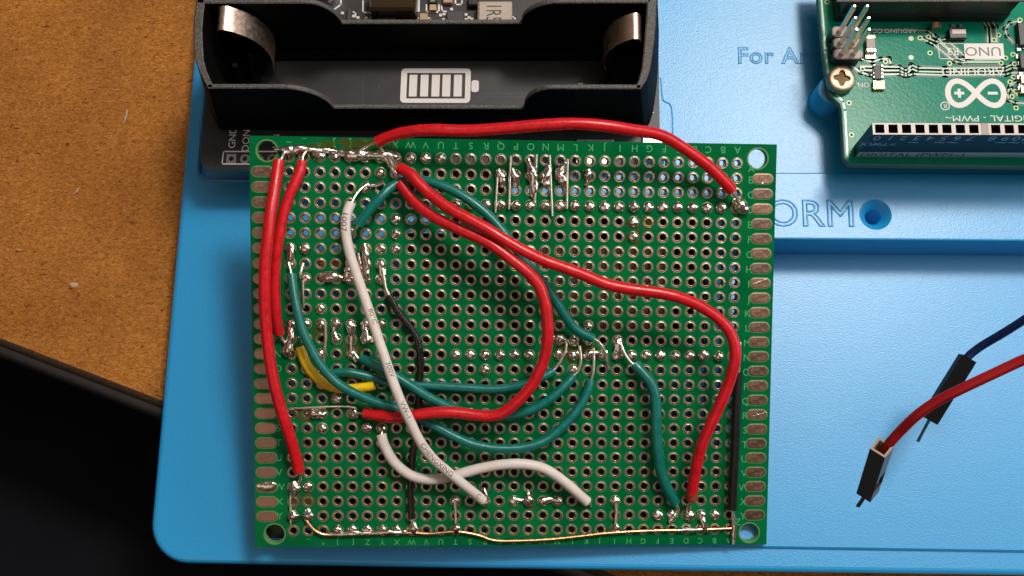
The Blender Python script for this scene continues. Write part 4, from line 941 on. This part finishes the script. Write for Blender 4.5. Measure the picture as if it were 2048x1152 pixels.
for i in range(6):
    p = A(2037, 47 + i * 8); mb.box((p.x - .35, p.y - .2, AZZ), (p.x + .35, p.y + .2, AZZ + .4), ch=.08)
for xx, yy in ((2036, 92), (2042, 90), (2047, 96), (2036, 100), (2034, 115), (2038, 128), (2040, 150), (2036, 156), (2040, 172), (2038, 178)): p = A(xx, yy); mb.box((p.x - .45, p.y - .45, AZZ), (p.x + .45, p.y + .45, AZZ + .45), ch=.12)
mb.build('solder_terminals', M_SIL, ard)['kind'] = 'stuff'
smd('led', (1747, 161, 1769, 178), .8, M_LED, .22, False); smd('voltage_regulator', (1900, 56, 1933, 76), 1.3, M_BLKC); smd('chip_label', (1904, 58, 1932, 68), 1.36, M_SOCK)
smd('capacitor', (1865, 43, 1882, 54), 1.1, M_CER, .25, False); smd('chip', (2040, 44, 2100, 90), 1.3, M_BLKC); smd('chip', (2042, 106, 2100, 136), 1.0, M_BLKC); smd('capacitor', (2043, 150, 2070, 166), 1.0, M_CER, .25, False); smd('capacitor', (2043, 172, 2070, 186), 1.0, M_CER, .25, False)
# ================================================================== JUMPER WIRES
JG = 'jumper wires hanging over the tray'
def jumper(label, P, r, mt, top, bot, tip, mats, win, k=1.3):
    root = wire(label, P, r, mt, n=6, amp=.006, board_rel=False, group=JG, cat='jumper wire', name='jumper_wire')
    T = PT(*top); B = PT(*bot); ax = (B - T).normalized(); L_ = (B - T).length
    sd = Vector((0, 0, 1)).cross(ax).normalized(); sd = (Matrix.Rotation(win, 3, ax) @ sd); up = ax.cross(sd)
    fr_ = Matrix([[sd[i], up[i], ax[i], T[i]] for i in range(3)] + [[0, 0, 0, 1]])
    mb = MB(); o_ = [(-k, -k), (k, -k), (k, k), (-k, k)]; i_ = [(x * .72, y * .72) for x, y in o_]
    t = MB(); wl = L_
    w0, w1 = L_ * .52, L_ * .78           # window for the latch on one face
    t.wall(i_, 0, L_ * .5, 1, inner=True); t.poly([o_, i_[::-1]], 0, 1, up=False); t.poly([o_], wl, 0)
    t.poly([i_], L_ * .5, 1, up=False)
    for j in range(4):
        a_, b_ = o_[j], o_[(j + 1) % 4]
        if j == 2:
            for z0, z1 in ((0, w0), (w1, wl)): t.add([(a_[0], a_[1], z0), (b_[0], b_[1], z0), (b_[0], b_[1], z1), (a_[0], a_[1], z1)], [[0, 1, 2, 3]], 0)
            t.box((-k * .7, k * .35, w0), (k * .7, k * .5, w1), 2); t.add([(-k, k, w0), (k, k, w0), (k, k * .4, w0), (-k, k * .4, w0)], [[0, 1, 2, 3]], 2); t.add([(-k, k, w1), (k, k, w1), (k, k * .4, w1), (-k, k * .4, w1)], [[0, 1, 2, 3]], 2)
            t.box((-k * .2, k * .5, w0 + .3), (k * .45, k * .75, w1 - .6), 3)
        else: t.add([(a_[0], a_[1], 0), (b_[0], b_[1], 0), (b_[0], b_[1], wl), (a_[0], a_[1], wl)], [[0, 1, 2, 3]], 0)
    for v in t.v: v[:] = fr_ @ v
    t.build('connector_housing', mats, root)
    mb = MB(); tp = PT(*tip); mb.tube([B - ax * .5, B.lerp(tp, .6), tp], [.32, .3, .34], 8, flat=.7); mb.build('connector_pin', M_DPIN, root)
M_DPIN = mat('dull_steel_pin', (.5, .56, .6), .35, 1.0)
HB = mat('black_connector', (.003, .003, .003), .55, bump=(3, .2), spec=.1); HG = mat('black_connector_painted_sheen', (.075, .098, .115), .34, spec=1.0, bump=(3, .15)); HR = mat('connector_rim_painted_light', (.33, .23, .16), .45)  # black plastic: blue-grey sheen and warm lit rim are painted into these colours
jumper('navy blue jumper wire with a black single pin connector, behind the red jumper', [(2120, 592, 34), (2080, 618, 31), (2040, 645, 28), (2000, 670, 25), (1966, 690, 22.5), (1944, 706, 21), (1934, 716, 20.4)], .72, M_NAVY, (1935, 716, 20.4), (1858, 840, 17.5), (1836, 882, 13), [HB, HR, M_HOLE, M_DPIN], math.pi)
jumper('red jumper wire ending in a black connector with an open latch window', [(2140, 690, 76), (2090, 704, 74), (2047, 719.8, 72), (1979.5, 751, 70), (1919.6, 779.5, 68), (1871.6, 804, 66), (1831.7, 832.5, 64), (1800, 863, 61.5), (1781, 884, 60), (1769, 900, 58.5)], .66, mat('dark_red_insulation', (.36, .006, .010), .36, bump=(1.8, .2, 4, .05)), (1764, 895, 60), (1735, 985, 49), (1716, 1012, 46), [HG, HR, M_HOLE, M_SIL], .9 - math.pi / 2, 1.1)
for o in bpy.data.objects:
    if '_local' in o: del o['_local']
